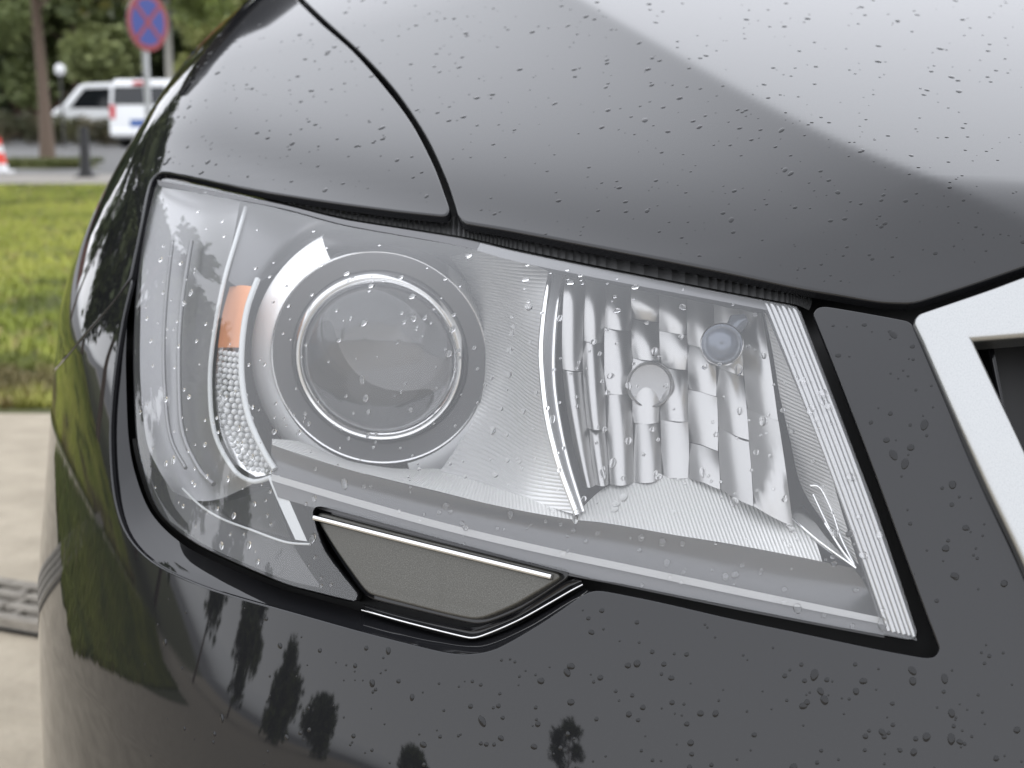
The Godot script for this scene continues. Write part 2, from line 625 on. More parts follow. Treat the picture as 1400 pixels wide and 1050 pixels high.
	ground_mat("concrete", Color(0.35, 0.30, 0.225), Color(0.49, 0.425, 0.325), 0.55, 0.85, 11, 0.25)
	ground_mat("grate", Color(0.20, 0.18, 0.15), Color(0.34, 0.31, 0.26), 3.0, 0.8, 61, 0.15)
	ground_mat("paving", Color(0.27, 0.25, 0.22), Color(0.40, 0.37, 0.33), 0.7, 0.85, 21, 0.2)
	ground_mat("asphalt", Color(0.10, 0.10, 0.10), Color(0.17, 0.165, 0.16), 0.6, 0.55, 31, 0.25)
	ground_mat("soil", Color(0.06, 0.07, 0.02), Color(0.12, 0.12, 0.04), 0.8, 0.95, 51, 1.0)

# ---------------------------------------------------------------- the car
var car: Node3D
var lens_ring: PackedVector2Array
var fender_ring: PackedVector2Array
var bonnet_ring: PackedVector2Array
var bumper_ring: PackedVector2Array

const LENS := [208, 258, 214, 246, 225, 242, 245, 246, 382, 277, 474, 299, 627, 323, 700, 340, 806, 362, 986, 398, 1076, 415, 1090, 420, 1097, 434, 1140, 545, 1200, 700, 1254, 862, 1253, 874, 1240, 876, 1100, 850, 850, 800, 802, 791, 620, 743, 440, 694, 428, 694, 424, 704, 440, 754, 484, 812, 480, 823, 426, 810, 383, 798, 311, 767, 254, 738, 211, 698, 189, 640, 180, 590, 177, 500, 179, 430, 183, 382, 191, 329]
const RIDGE := [179, 384, 166, 440, 154, 520, 149, 600, 155, 680, 174, 735, 215, 775, 290, 808, 400, 840, 500, 868, 600, 893, 640, 897, 680, 889, 740, 855, 796, 817, 812, 811]
const LIP := [180, 386, 174, 440, 172, 500, 175, 590, 184, 645, 207, 702, 250, 744, 309, 774, 381, 804, 425, 816, 480, 832, 560, 856, 640, 874, 700, 858, 760, 826, 800, 804]

func build_car() -> void:
	car = thing("car", "black wet car seen close at its front corner and clear headlight", "car", CAR_BASE)
	# -- bonnet
	bonnet_ring = outline([417, 0, 455, 34, 501, 76, 546, 126, 586, 186, 612, 242, 625, 280, 630, 295, 640, 302, 700, 312, 800, 331, 900, 350, 1000, 370, 1100, 391, 1200, 408, 1238, 410, 1258, 407, 1330, 384, 1400, 360, 1480, 332, Vector3(0.5, 0.80, -0.66), Vector3(0.9, 0.80, -0.66), Vector3(1.2, 0.82, -0.75), Vector3(1.3, 1.05, -1.8), Vector3(0.5, 1.07, -1.8), Vector3(-0.255, 1.03, -1.8)], 5)
	car_part("bonnet", panel(bonnet_ring, [], 0.0, 0.13, 0.002, 0.004), mats.paint, car)
	# -- fender
	fender_ring = outline([405, 1, 440, 35, 480, 70, 520, 115, 560, 168, 590, 226, 605, 266, 611, 284, 608, 292, 596, 292, 540, 286, 450, 274, 350, 258, 235, 235, 218, 235, 206, 246, 199, 268, 189, 318, 177, 376, 172, 386, 150, 416, 110, 462, 92, 484, Vector3(-0.365, 0.655, -1.20), Vector3(-0.42, 0.64, -1.36), Vector3(-0.43, 0.74, -1.45), Vector3(-0.43, 0.80, -1.62), Vector3(-0.43, 0.79, -1.8), Vector3(-0.36, 1.0, -1.8), Vector3(-0.28, 1.03, -1.8)], 5)
	car_part("fender", panel(fender_ring, [], 0.0, 0.3, 0.0015, 0.004), mats.paint, car)
	# -- bumper
	var br := RIDGE.duplicate()
	br.append_array([830, 812, 900, 826, 1000, 849, 1100, 870, 1200, 891, 1262, 902, 1280, 900, 1287, 886, 1270, 840, 1200, 648, 1150, 517, 1115, 430, 1120, 422, 1132, 421, 1180, 429, 1238, 440, 1248, 449, 1300, 570, 1350, 684, 1400, 792, 1460, 920, 1500, 1010, Vector3(0.55, 0.42, -0.55), Vector3(0.55, 0.36, -0.55), Vector3(0.2, 0.32, -0.6), Vector3(-0.1, 0.32, -0.7), Vector3(-0.3, 0.33, -0.95), Vector3(-0.38, 0.33, -1.25), Vector3(-0.42, 0.5, -1.30), Vector3(-0.42, 0.632, -1.36), Vector3(-0.365, 0.647, -1.20), 92, 490, 110, 468, 150, 422, 172, 393])
	bumper_ring = outline(br, 5)
	var bumper := car_part("bumper", panel(bumper_ring, [], 0.0, 0.3, 0.0012, 0.002), mats.paint, car)
	# the sunken lip of the bumper round the lamp
	var b := Mb.new()
	var ra := spl(RIDGE, 8)
	var li := spl(LIP, 8)
	var rows := []
	var deep := [0.002, 0.0034, 0.0058, 0.0085, 0.0108, 0.0115, 0.0115, 0.012, 0.0135, 0.0145, 0.0145, 0.0145, 0.0145, 0.0145, 0.014, 0.01]
	for i in ra.size():
		var p := hit(ra[i].x, ra[i].y, 0.0015)
		var q := hit(li[i].x, li[i].y, lerpf(deep[i / 8], deep[mini(i / 8 + 1, 15)], (i % 8) / 8.0))
		var mid := (p + q) * 0.5 + body_normal(p) * 0.0012
		rows.append([p, mid, q])
	add_loft(b, rows, 4, 1)
	car_part("bumper_lip", b.mesh(), mats.paint, bumper)
	# -- dark body behind the gaps
	var back := outline([150, 200, 320, 215, 470, 215, 440, 215, 420, 120, 350, 40, 330, -50, 560, -60, 640, 60, 740, 180, 790, 290, 900, 320, 1200, 370, 1400, 320, 1500, 360, 1500, 1000, 1300, 1000, 1200, 930, 850, 860, 640, 920, 400, 880, 220, 810, 160, 720, 146, 600, 150, 480, 158, 400, 165, 300], 3, true, 0.03)
	b = Mb.new()
	add_patch(b, back, [outline(LENS, 4, true, 0.03)], 0.03, 0.5)
	car_part("inner_panel", b.mesh(), mats.rubber, car)
	b = Mb.new()
	rows = []
	for y in [376, 390, 410, 440, 480, 520, 560, 600]:
		rows.append([hit(158, y, 0.018), hit(172, y, 0.022), hit(192, y, 0.026)])
	add_loft(b, rows, 3, 2)
	car_part("inner_panel", b.mesh(), mats.rubber, car)
	# ribbed rubber seal under the bonnet's front edge
	b = Mb.new()
	var ua := spl([382, 270, 474, 284, 560, 300, 640, 310, 700, 320, 806, 342, 986, 380, 1086, 402, 1110, 412], 8)
	var ub := spl([382, 276, 474, 298, 560, 312, 640, 325, 700, 339, 806, 361, 986, 397, 1086, 416, 1106, 424], 8)
	rows = []
	for i in ua.size():
		rows.append([hit(ua[i].x, ua[i].y - 12.0, 0.022), hit(ua[i].x, ua[i].y + 2, 0.011), hit(ub[i].x, ub[i].y, 0.008)])
	add_loft(b, rows, 3, 1)
	for k in b.uv.size(): b.uv[k] = Vector2(b.uv[k].y, b.uv[k].x)
	car_part("bonnet_seal", b.mesh(), mats.ribbed_rubber, car)
	grille()
	washer()
	headlight()
	cabin()

func grille() -> void:
	var outer := outline([1257, 440, 1262, 434, 1300, 421, 1350, 404, 1400, 386, 1480, 358, Vector3(0.5, 0.79, -0.63), Vector3(0.95, 0.79, -0.66), Vector3(0.86, 0.45, -0.58), Vector3(0.5, 0.45, -0.56), Vector3(0.34, 0.5, -0.56), 1440, 850, 1400, 756, 1350, 650, 1300, 535, 1268, 462], 5)
	var hole := outline([1315, 460, 1321, 456, 1400, 450, 1480, 444, Vector3(0.5, 0.755, -0.63), Vector3(0.88, 0.755, -0.66), Vector3(0.80, 0.49, -0.58), Vector3(0.44, 0.5, -0.56), 1440, 740, 1390, 625, 1340, 514], 5)
	var g := car_part("grille_frame", panel(outer, [hole], -0.006, 0.3, 0.004, 0.03), mats.silver_frame, car)
	var b := Mb.new()
	add_patch(b, outer, [], 0.075, 0.6)
	car_part("grille_back", b.mesh(), mats.black_plastic, g)
	for k in 8:
		b = Mb.new()
		var x := 0.236 + k * 0.030
		var pts := []
		for j in 7:
			var y := 0.77 - j * 0.045
			var q := dir_of(Vector3(x + j * 0.006, y, -0.66))
			pts.append([skin(q, 0.045) - Vector3(0.004, 0, 0), skin(q, 0.012), skin(q, 0.045) + Vector3(0.004, 0, 0)])
		add_loft(b, pts, 3, 2)
		car_part("slat", b.mesh(), mats.black_gloss, g)

func washer() -> void:
	# cover of the headlight washer, its chrome top edge and the clear ledge under it
	var ring := outline([428, 707, 434, 706, 520, 729, 640, 759, 752, 787, 758, 790, 754, 794, 700, 826, 660, 843, 640, 846, 600, 838, 510, 815, 497, 810, 486, 798, 455, 754, 430, 714], 4)
	var w := car_part("headlight_washer_cover", panel(ring, [], 0.005, 0.3, 0.0015, 0.012), mats.washer, car)
	var b := Mb.new()
	var path := []
	for q in spl([430, 708, 520, 731, 640, 761, 754, 789], 8): path.append(hit(q.x, q.y, 0.0032))
	add_tube(b, path, 0.0017, 8)
	car_part("bright_edge", b.mesh(), mats.chrome_soft, w)
	var rim := outline([419, 700, 430, 699, 520, 721, 640, 752, 760, 782, 770, 787, 764, 796, 705, 835, 662, 853, 640, 856, 598, 847, 505, 824, 490, 817, 478, 804, 447, 758, 418, 708], 4)
	b = Mb.new()
	add_patch(b, rim, [ring], 0.0085, 0.3)
	add_hem(b, rim, 0.0085, 0.0012, 0.012)
	car_part("black_surround", b.mesh(), mats.black_gloss, w)
	# ledge: a stepped strip with a bright outer edge
	var la := spl([497, 826, 560, 843, 640, 858, 662, 855, 705, 838, 770, 797, 790, 790], 6)
	var lb := spl([495, 834, 560, 852, 642, 872, 668, 866, 715, 845, 780, 808, 797, 799], 6)
	var rows := []
	var edge := []
	for i in la.size():
		var p := hit(la[i].x, la[i].y, 0.010)
		var q := hit(lb[i].x, lb[i].y, 0.009)
		rows.append([p, (p + q) * 0.5 - body_normal(p) * 0.002, q])
		edge.append(q)
	b = Mb.new()
	add_loft(b, rows, 3, 1)
	car_part("ledge", b.mesh(), mats.black_gloss, w)
	b = Mb.new()
	add_tube(b, edge, 0.0007, 6)
	car_part("bright_edge", b.mesh(), mats.chrome_soft, w)

func headlight() -> void:
	var lamp := Node3D.new()
	lamp.name = "headlight"
	lamp.position = hit(640, 560) - CAR_BASE
	car.add_child(lamp)
	var put := func(called: String, mesh: Mesh, m: Material) -> MeshInstance3D:
		var o := part(called, mesh, m, lamp)
		o.position = -lamp.position - CAR_BASE
		return o
	# the clear cover and its thick black edge
	var b := Mb.new()
	add_patch(b, lens_ring, [], 0.003, 0.3)
	put.call("lens", b.mesh(), mats.lens_pane)
	b = Mb.new()
	var n := lens_ring.size()
	var row := []
	for q in lens_ring:
		var p := skin(q, 0.0025)
		var nn := body_normal(p)
		row.append([b.add(p), b.add(p - nn * 0.004 + (p - EYE).normalized() * 0.012), b.add(p + (p - EYE).normalized() * 0.22)])
	for i in n:
		for k in 2: b.quad(row[i][k], row[(i + 1) % n][k], row[(i + 1) % n][k + 1], row[i][k + 1])
	put.call("housing_wall", b.mesh(), mats.black_plastic)
	# its back closes the far ends of the wall
	b = Mb.new()
	for q in lens_ring:
		var p := skin(q, 0.0025)
		b.add(p + (p - EYE).normalized() * 0.22)
	var cap := Geometry2D.triangulate_polygon(lens_ring)
	for t in range(0, cap.size(), 3): b.tri(cap[t], cap[t + 1], cap[t + 2])
	put.call("housing_back", b.mesh(), mats.satin_dark)
	# grey border moulded along the top and the foot of the cover
	var border := func(a: Array, c: Array, h: float, m: Material, called: String) -> void:
		var mb := Mb.new()
		var pa := spl(a, 8)
		var pc := spl(c, 8)
		var rr := []
		for i in pa.size(): rr.append([inn(pa[i].x, pa[i].y, h), inn(pc[i].x, pc[i].y, h)])
		add_loft(mb, rr, 2, 1)
		put.call(called, mb.mesh(), m)
	border.call([215, 246, 382, 279, 474, 301, 627, 325, 700, 342, 806, 364, 986, 400, 1088, 421], [217, 254, 382, 284, 474, 308, 627, 336, 700, 356, 806, 378, 986, 412, 1090, 432], 0.006, mats.satin_dark, "top_border")
	border.call([371, 648, 474, 678, 574, 706, 660, 728, 760, 751, 850, 770, 1030, 808, 1208, 845], [371, 657, 474, 688, 574, 716, 660, 738, 760, 761, 850, 780, 1030, 818, 1209, 854], 0.008, mats.band_grey, "light_band")
	border.call([371, 657, 474, 688, 574, 716, 660, 738, 760, 761, 850, 780, 1030, 818, 1209, 854], [380, 680, 440, 697, 574, 733, 660, 756, 760, 783, 850, 801, 1030, 838, 1209, 872], 0.012, mats.satin_dark, "bottom_border")
	# ---------------- projector
	var axis := Basis(Vector3.RIGHT, Vector3(0, 0, 1), Vector3(0, -1, 0))   # y of the lathe looks ahead
	axis = Basis(Vector3.UP, deg_to_rad(-4.0)) * Basis(Vector3.RIGHT, deg_to_rad(4.0)) * axis
	var c := inn(518, 491, 0.125)
	var u := (c - EYE).length() / FOCAL      # metres per pixel here
	b = Mb.new()
	add_lathe(b, [[149 * u, -0.03], [149 * u, 0.0], [148 * u, 0.0006], [146.5 * u, 0.0]], 96, c, axis)
	put.call("projector_rim", b.mesh(), mats.chrome_soft)
	b = Mb.new()
	add_lathe(b, [[147 * u, -0.0003], [136 * u, -0.002], [122 * u, -0.003]], 96, c, axis)
	put.call("projector_ring", b.mesh(), mats.grey_ring)
	b = Mb.new()
	add_lathe(b, [[122 * u, -0.006], [120 * u, -0.002], [117 * u, 0.0005], [113 * u, 0.0015], [110 * u, 0.001], [109 * u, -0.006]], 96, c, axis)
	put.call("lens_holder", b.mesh(), mats.chrome_soft)
	b = Mb.new()
	add_lathe(b, [[111 * u, -0.008], [109.5 * u, 0.002], [107.5 * u, 0.0032], [105 * u, 0.002], [103.5 * u, -0.004]], 96, c, axis)
	put.call("bright_ring", b.mesh(), mats.chrome)
	# convex projector lens: solid glass with a flat back
	b = Mb.new()
	var prof := [[0.0, -0.014], [104.0 * u, -0.014], [104.0 * u, -0.003]]
	for k in 17:
		var t := PI * 0.5 * k / 16.0
		prof.append([104.0 * u * cos(t) , -0.003 + 0.021 * sin(t)])
	prof[prof.size() - 1][0] = 0.0
	add_lathe(b, prof, 96, c, axis)
	put.call("projector_lens", b.mesh(), mats.lens_glass)
	# the dim chamber behind it with its shutter
	b = Mb.new()
	add_lathe(b, [[104.0 * u, -0.016], [90 * u, -0.035], [60 * u, -0.060], [0.0, -0.068]], 64, c, axis)
	put.call("projector_chamber", b.mesh(), mats.satin_dark)
	# bright flange round the projector, falling away outwards, in two arcs
	for arc in [[116.0, 262.0], [-76.0, -24.0]]:
		b = Mb.new()
		var bands := []
		var pr := [[149.0, -0.004], [160.0, -0.005], [172.0, -0.008], [180.0, -0.0115], [185.0, -0.016], [188.0, -0.028]]
		for k in 25:
			var t := deg_to_rad(lerpf(arc[0], arc[1], k / 24.0))
			var band := []
			for q in pr: band.append(c + Basis(Vector3.RIGHT, deg_to_rad(-8.0)) * (axis * Vector3(cos(t) * q[0] * u, q[1], -sin(t) * q[0] * u)))
			bands.append(band)
		add_loft(b, bands, 4, 2)
		put.call("projector_flange", b.mesh(), mats.flange)
	# ---------------- the bezel between the two lamps, finely ribbed
	b = Mb.new()
	add_loft(b, [inns([600, 334, 0.11, 650, 341, 0.08, 705, 352, 0.045, 752, 372, 0.022]), inns([630, 372, 0.12, 675, 382, 0.085, 715, 395, 0.045, 745, 420, 0.020]), inns([655, 428, 0.13, 690, 436, 0.09, 718, 450, 0.045, 740, 470, 0.018]), inns([664, 488, 0.135, 698, 493, 0.09, 722, 502, 0.045, 741, 510, 0.018]), inns([656, 552, 0.135, 692, 564, 0.09, 722, 575, 0.045, 748, 570, 0.018]), inns([628, 606, 0.125, 672, 620, 0.085, 720, 635, 0.04, 764, 635, 0.019]), inns([600, 646, 0.11, 660, 660, 0.075, 715, 682, 0.034, 788, 704, 0.02])], 6, 6)
	for k in b.uv.size(): b.uv[k] = Vector2(b.v[k].x, b.v[k].y - 0.15 * b.v[k].x)
	put.call("divider", b.mesh(), mats.ribbed_silver)
	var tube := func(flat: Array, r: float, m: Material, called: String) -> void:
		var mb := Mb.new()
		add_tube(mb, spl3(inns(flat), 8), r, 10)
		put.call(called, mb.mesh(), m)
	tube.call([753, 374, 0.020, 745, 420, 0.018, 740, 470, 0.016, 741, 510, 0.016, 748, 570, 0.016, 764, 635, 0.017, 789, 704, 0.018], 0.0017, mats.chrome, "divider_edge")
	tube.call([772, 378, 0.028, 762, 420, 0.026, 757, 470, 0.025, 757, 520, 0.025, 764, 575, 0.025, 777, 635, 0.025, 797, 700, 0.025], 0.0013, mats.chrome_soft, "divider_edge")
	# narrow grained band between the two bright edges
	b = Mb.new()
	add_loft(b, [inns([755, 374, 0.020, 772, 378, 0.028]), inns([745, 420, 0.018, 762, 420, 0.026]), inns([740, 480, 0.016, 757, 480, 0.025]), inns([748, 570, 0.016, 764, 575, 0.025]), inns([764, 635, 0.017, 777, 635, 0.025]), inns([789, 704, 0.018, 797, 700, 0.025])], 4, 6)
	put.call("divider_band", b.mesh(), mats.satin)
	# ---------------- ribbed floor under the projector and the flat apron below
	b = Mb.new()
	add_loft(b, [inns([372, 600, 0.030, 372, 608, 0.018]), inns([415, 605, 0.08, 415, 624, 0.018]), inns([470, 628, 0.11, 470, 640, 0.018]), inns([537, 640, 0.125, 537, 657, 0.018]), inns([600, 641, 0.125, 600, 672, 0.018]), inns([660, 650, 0.10, 660, 687, 0.018]), inns([717, 672, 0.04, 717, 699, 0.018]), inns([786, 702, 0.024, 786, 711, 0.018])], 4, 6)
	for k in b.uv.size(): b.uv[k] = Vector2(b.v[k].x + 0.25 * b.v[k].y, b.v[k].y)
	put.call("ribbed_shelf", b.mesh(), mats.ribbed_floor)
	b = Mb.new()
	add_loft(b, [inns([371, 608, 0.018, 371, 630, 0.022, 371, 650, 0.016]), inns([470, 640, 0.018, 470, 665, 0.022, 470, 686, 0.016]), inns([570, 666, 0.018, 570, 692, 0.022, 570, 713, 0.016]), inns([660, 687, 0.018, 660, 712, 0.022, 660, 735, 0.016]), inns([754, 706, 0.018, 754, 732, 0.022, 754, 758, 0.016]), inns([850, 719, 0.018, 850, 750, 0.022, 850, 779, 0.016]), inns([960, 738, 0.018, 960, 775, 0.022, 960, 803, 0.016]), inns([1075, 758, 0.018, 1075, 800, 0.022, 1075, 827, 0.016]), inns([1168, 777, 0.018, 1190, 812, 0.022, 1205, 852, 0.016])], 6, 6)
	put.call("apron", b.mesh(), mats.apron_grey)
	# ---------------- main beam: a bowl of upright mirror facets
	var cols := [[772, 797], [800, 814], [828, 834], [862, 866], [900, 904], [938, 942], [975, 984], [1010, 1030], [1042, 1085]]
	var facet_at := func(ci: float, t: float) -> Vector3:
		var k := int(clampf(floor(ci), 0, 7))
		var f := ci - k
		var xt := lerpf(cols[k][0], cols[k + 1][0], f)
		var xb := lerpf(cols[k][1], cols[k + 1][1], f)
		var yt := 376.0 + (xt - 772.0) * 0.195
		var yb: float = 652.0 + absf(xb - 920.0) * 0.10 + maxf(0.0, xb - 960.0) * 0.42
		var x := lerpf(xt, xb, t)
		if ci < 3.0: x -= 14.0 * sin(PI * t) * (1.0 - ci / 3.0)
		var y := lerpf(yt, yb, t)
		var e := Vector2((x - 905.0) / 165.0, (y - 540.0) / 190.0)
		return inn(x, y, 0.074 - 0.038 * minf(e.length_squared(), 1.2))
	for ci in 8:
		var cuts := [[0.0, 0.45, 1.0], [0.0, 0.3, 0.72, 1.0], [0.0, 0.22, 0.55, 1.0], [0.0, 0.16, 0.36, 0.7, 1.0], [0.0, 0.2, 0.4, 0.68, 1.0], [0.0, 0.25, 0.5, 0.8, 1.0], [0.0, 0.34, 0.66, 1.0], [0.0, 0.5, 1.0]][ci] as Array
		for ri in cuts.size() - 1:
			b = Mb.new()
			var grid := []
			var mix := fmod(ci * 0.37 + ri * 0.61, 1.0)
			var sway := 0.0020 + 0.0016 * mix
			var nod := (mix - 0.5) * 0.010
			for iy in 9:
				var line := []
				for ixx in 9:
					var fu := ixx / 8.0
					var fv := iy / 8.0
					var p: Vector3 = facet_at.call(ci + fu, lerpf(cuts[ri], cuts[ri + 1], fv))
					p += Vector3(0, 0, 1) * (sway * 1.5 * sin(PI * fu) + 0.0020 * sin(PI * fv) + nod * (fv - 0.5))
					line.append(b.add(p))
				grid.append(line)
			for iy in 8:
				for ixx in 8: b.quad(grid[iy][ixx], grid[iy][ixx + 1], grid[iy + 1][ixx + 1], grid[iy + 1][ixx])
			put.call("mirror_facet", b.mesh(), mats.mirror)
	# bulbs
	var look := (EYE - inn(985, 470, 0.04)).normalized()
	var bulb_axis := Basis(Quaternion(Vector3.UP, look))
	var bc := inn(987, 471, 0.035)
	b = Mb.new()
	add_lathe(b, [[0.0115, -0.02], [0.0118, 0.0], [0.011, 0.001], [0.0098, 0.0]], 40, bc, bulb_axis)
	put.call("bulb_ring", b.mesh(), mats.chrome)
	b = Mb.new()
	add_lathe(b, [[0.0098, 0.0], [0.008, 0.0045], [0.005, 0.0065], [0.0018, 0.0072], [0.0, 0.0066]], 32, bc, bulb_axis)
	put.call("bulb_cap", b.mesh(), mat("blue_grey_glass", Color(0.10, 0.115, 0.145), 0.12, 0.3))
	b = Mb.new()
	add_tube(b, inns([1000, 452, 0.036, 1008, 441, 0.034, 1020, 436, 0.034]), [0.004, 0.0055, 0.003], 12)
	put.call("bulb_clip", b.mesh(), mats.blue_grey_glass)
	bc = inn(888, 526, 0.064)
	b = Mb.new()
	add_lathe(b, [[0.0130, -0.02], [0.0130, 0.0], [0.0124, 0.0006], [0.0118, 0.0], [0.0112, -0.003]], 40, bc, bulb_axis)
	put.call("bulb_ring", b.mesh(), mats.mirror)
	b = Mb.new()
	add_lathe(b, [[0.0118, -0.003], [0.0085, -0.0033], [0.005, -0.0035], [0.0, -0.0035]], 32, bc, bulb_axis)
	put.call("bulb_cap", b.mesh(), mats.satin)
	# ribbed floor of the main beam
	b = Mb.new()
	add_loft(b, [inns([790, 700, 0.028, 790, 711, 0.018]), inns([825, 668, 0.05, 822, 690, 0.035, 820, 714, 0.018]), inns([868, 652, 0.06, 866, 685, 0.04, 864, 721, 0.018]), inns([920, 648, 0.062, 920, 690, 0.04, 920, 731, 0.018]), inns([985, 656, 0.058, 990, 700, 0.038, 995, 743, 0.018]), inns([1050, 690, 0.045, 1060, 722, 0.03, 1070, 757, 0.018]), inns([1110, 730, 0.03, 1118, 748, 0.024, 1124, 768, 0.018])].map(func(r): return r if r.size() == 3 else [r[0], (r[0] + r[1]) * 0.5, r[1]]), 6, 6)
	for k in b.uv.size(): b.uv[k] = Vector2(b.v[k].x + 0.25 * b.v[k].y, b.v[k].y)
	put.call("ribbed_shelf", b.mesh(), mats.ribbed_floor)
	# creased corner that runs to a point by the ribs
	b = Mb.new()
	add_loft(b, [inns([1076, 702, 0.040, 1120, 745, 0.024, 1170, 777, 0.014]), inns([1098, 690, 0.046, 1130, 735, 0.030, 1169, 775, 0.016])], 6, 4)
	put.call("corner_crease", b.mesh(), mats.chrome_soft)
	b = Mb.new()
	add_loft(b, [inns([1045, 428, 0.030, 1062, 430, 0.012]), inns([1056, 480, 0.036, 1080, 484, 0.012]), inns([1066, 540, 0.040, 1102, 545, 0.012]), inns([1080, 600, 0.040, 1126, 612, 0.012]), inns([1098, 670, 0.042, 1148, 690, 0.012]), inns([1150, 745, 0.03, 1174, 772, 0.012])], 4, 6)
	for k in b.uv.size(): b.uv[k] = Vector2(b.v[k].x, b.v[k].y)
	put.call("side_bezel", b.mesh(), mats.ribbed_silver)
	tube.call([1108, 664, 0.026, 1122, 668, 0.024, 1138, 700, 0.021, 1150, 735, 0.018, 1170, 777, 0.014, 1148, 748, 0.02, 1128, 710, 0.023, 1112, 676, 0.026], 0.0006, mats.chrome_soft, "crease_edge")
	tube.call([1076, 702, 0.038, 1120, 740, 0.024, 1171, 777, 0.013], 0.0007, mats.chrome, "crease_edge")
	tube.call([1128, 715, 0.024, 1150, 750, 0.019, 1171, 777, 0.013], 0.0006, mats.chrome, "crease_edge")
	# upright ribs moulded at the inner end of the cover
	for k in 6:
		var f := (k + 0.4) / 6.0
		b = Mb.new()
		var path := []
		for j in 15:
			var t := j / 14.0
			var xa := lerpf(1045, 1212, t) + 4.0 * sin(PI * t)
			var ya := lerpf(414, 862, t)
			path.append(inn(xa + f * lerpf(46, 42, t), ya + f * 9.0, 0.006))
		add_tube(b, path, 0.0012 if k % 2 == 0 else 0.0016, 10)
		put.call("lens_rib", b.mesh(), mats.rib_silver)
	b = Mb.new()
	add_loft(b, [inns([1040, 412, 0.011, 1094, 425, 0.011]), inns([1130, 632, 0.011, 1178, 645, 0.011]), inns([1208, 866, 0.011, 1254, 876, 0.011])], 4, 8)
	put.call("rib_backing", b.mesh(), mats.satin_dark)
	# ---------------- outer end: silver wall, turn signal with amber reflector, dimpled light guide
	b = Mb.new()
	add_loft(b, [inns([214, 250, 0.016, 245, 255, 0.030, 285, 266, 0.035, 328, 276, 0.022]), inns([204, 300, 0.016, 235, 310, 0.034, 275, 325, 0.042, 320, 320, 0.022]), inns([195, 360, 0.016, 228, 380, 0.038, 262, 400, 0.048, 306, 385, 0.022]), inns([192, 440, 0.016, 222, 460, 0.040, 250, 470, 0.052, 292, 455, 0.020]), inns([192, 520, 0.016, 222, 530, 0.040, 248, 530, 0.052, 286, 520, 0.020]), inns([200, 600, 0.016, 228, 600, 0.040, 254, 595, 0.050, 292, 590, 0.020]), inns([216, 640, 0.016, 248, 648, 0.034, 280, 650, 0.04, 318, 640, 0.020]), inns([236, 672, 0.013, 266, 684, 0.026, 300, 682, 0.030, 345, 662, 0.020])], 6, 6)
	put.call("outer_wall", b.mesh(), mats.satin)
	tube.call([336, 284, 0.026, 322, 330, 0.022, 306, 385, 0.020, 293, 455, 0.018, 287, 520, 0.018, 293, 590, 0.018, 318, 640, 0.018, 345, 658, 0.018, 372, 652, 0.02], 0.0015, mats.guide, "light_guide")
	tube.call([262, 330, 0.03, 252, 390, 0.03, 246, 450, 0.03, 245, 520, 0.03, 250, 590, 0.03, 272, 640, 0.028, 292, 662, 0.026], 0.0016, mats.satin, "light_guide")
	tube.call([236, 330, 0.024, 228, 400, 0.024, 224, 470, 0.024, 226, 540, 0.024, 234, 600, 0.024, 254, 640, 0.022], 0.0013, mats.satin, "light_guide")
	tube.call([352, 382, 0.026, 338, 422, 0.022, 331, 470, 0.020, 331, 520, 0.020, 340, 570, 0.020, 358, 612, 0.020, 376, 642, 0.020], 0.0019, mats.guide, "light_guide")
	# amber reflector above, clear dimpled part below
	b = Mb.new()
	add_loft(b, [inns([314, 392, 0.040, 330, 390, 0.040, 348, 392, 0.034]), inns([304, 430, 0.038, 320, 430, 0.042, 338, 430, 0.034]), inns([298, 475, 0.036, 314, 475, 0.042, 332, 475, 0.034])], 5, 5)
	put.call("amber_reflector", b.mesh(), mats.amber)
	b = Mb.new()
	add_loft(b, [inns([298, 475, 0.036, 314, 475, 0.042, 332, 475, 0.034]), inns([294, 530, 0.034, 312, 530, 0.040, 334, 530, 0.034]), inns([300, 585, 0.032, 322, 585, 0.038, 346, 580, 0.032]), inns([320, 630, 0.030, 345, 625, 0.034, 364, 622, 0.030]), inns([350, 652, 0.026, 362, 650, 0.028, 374, 646, 0.026])], 6, 6)
	put.call("signal_back", b.mesh(), mats.chrome_soft)
	b = Mb.new()
	for j in 21:
		for i in 5:
			var t := (j + 0.5) / 21.0
			var y := lerpf(478, 645, t)
			var x0 := lerpf(299, 300, t) + 40.0 * pow(t, 3.0) - 8.0 * sin(PI * t)
			var x1 := lerpf(330, 373, pow(t, 1.6))
			var p := inn(lerpf(x0, x1, (i + 0.5 + 0.25 * (j % 2)) / 5.2), y + i * 0.8, 0.030)
			add_lathe(b, [[0.0019, -0.001], [0.0015, 0.0005], [0.0008, 0.0011], [0.0, 0.0013]], 8, p, bulb_axis)
	tag(put.call("signal_dimple", b.mesh(), mats.dimple), "", "", "", "stuff")
	# dark recess above the signal
	b = Mb.new()
	add_loft(b, [inns([338, 280, 0.028, 400, 294, 0.045, 470, 308, 0.05, 560, 324, 0.055, 640, 338, 0.06]), inns([326, 330, 0.03, 372, 345, 0.055, 430, 325, 0.08, 520, 338, 0.10, 620, 350, 0.11]), inns([312, 384, 0.03, 335, 395, 0.05, 366, 380, 0.07, 440, 345, 0.11, 560, 345, 0.13])], 6, 6)
	put.call("upper_bezel", b.mesh(), mats.satin_dark)
	# foot of the outer end: pale light guide, black floor, thin bright line
	b = Mb.new()
	add_loft(b, [inns([366, 652, 0.016, 382, 650, 0.016]), inns([382, 690, 0.012, 398, 690, 0.012]), inns([404, 738, 0.009, 420, 740, 0.009])], 4, 6)
	put.call("light_guide", b.mesh(), mats.guide)
	b = Mb.new()
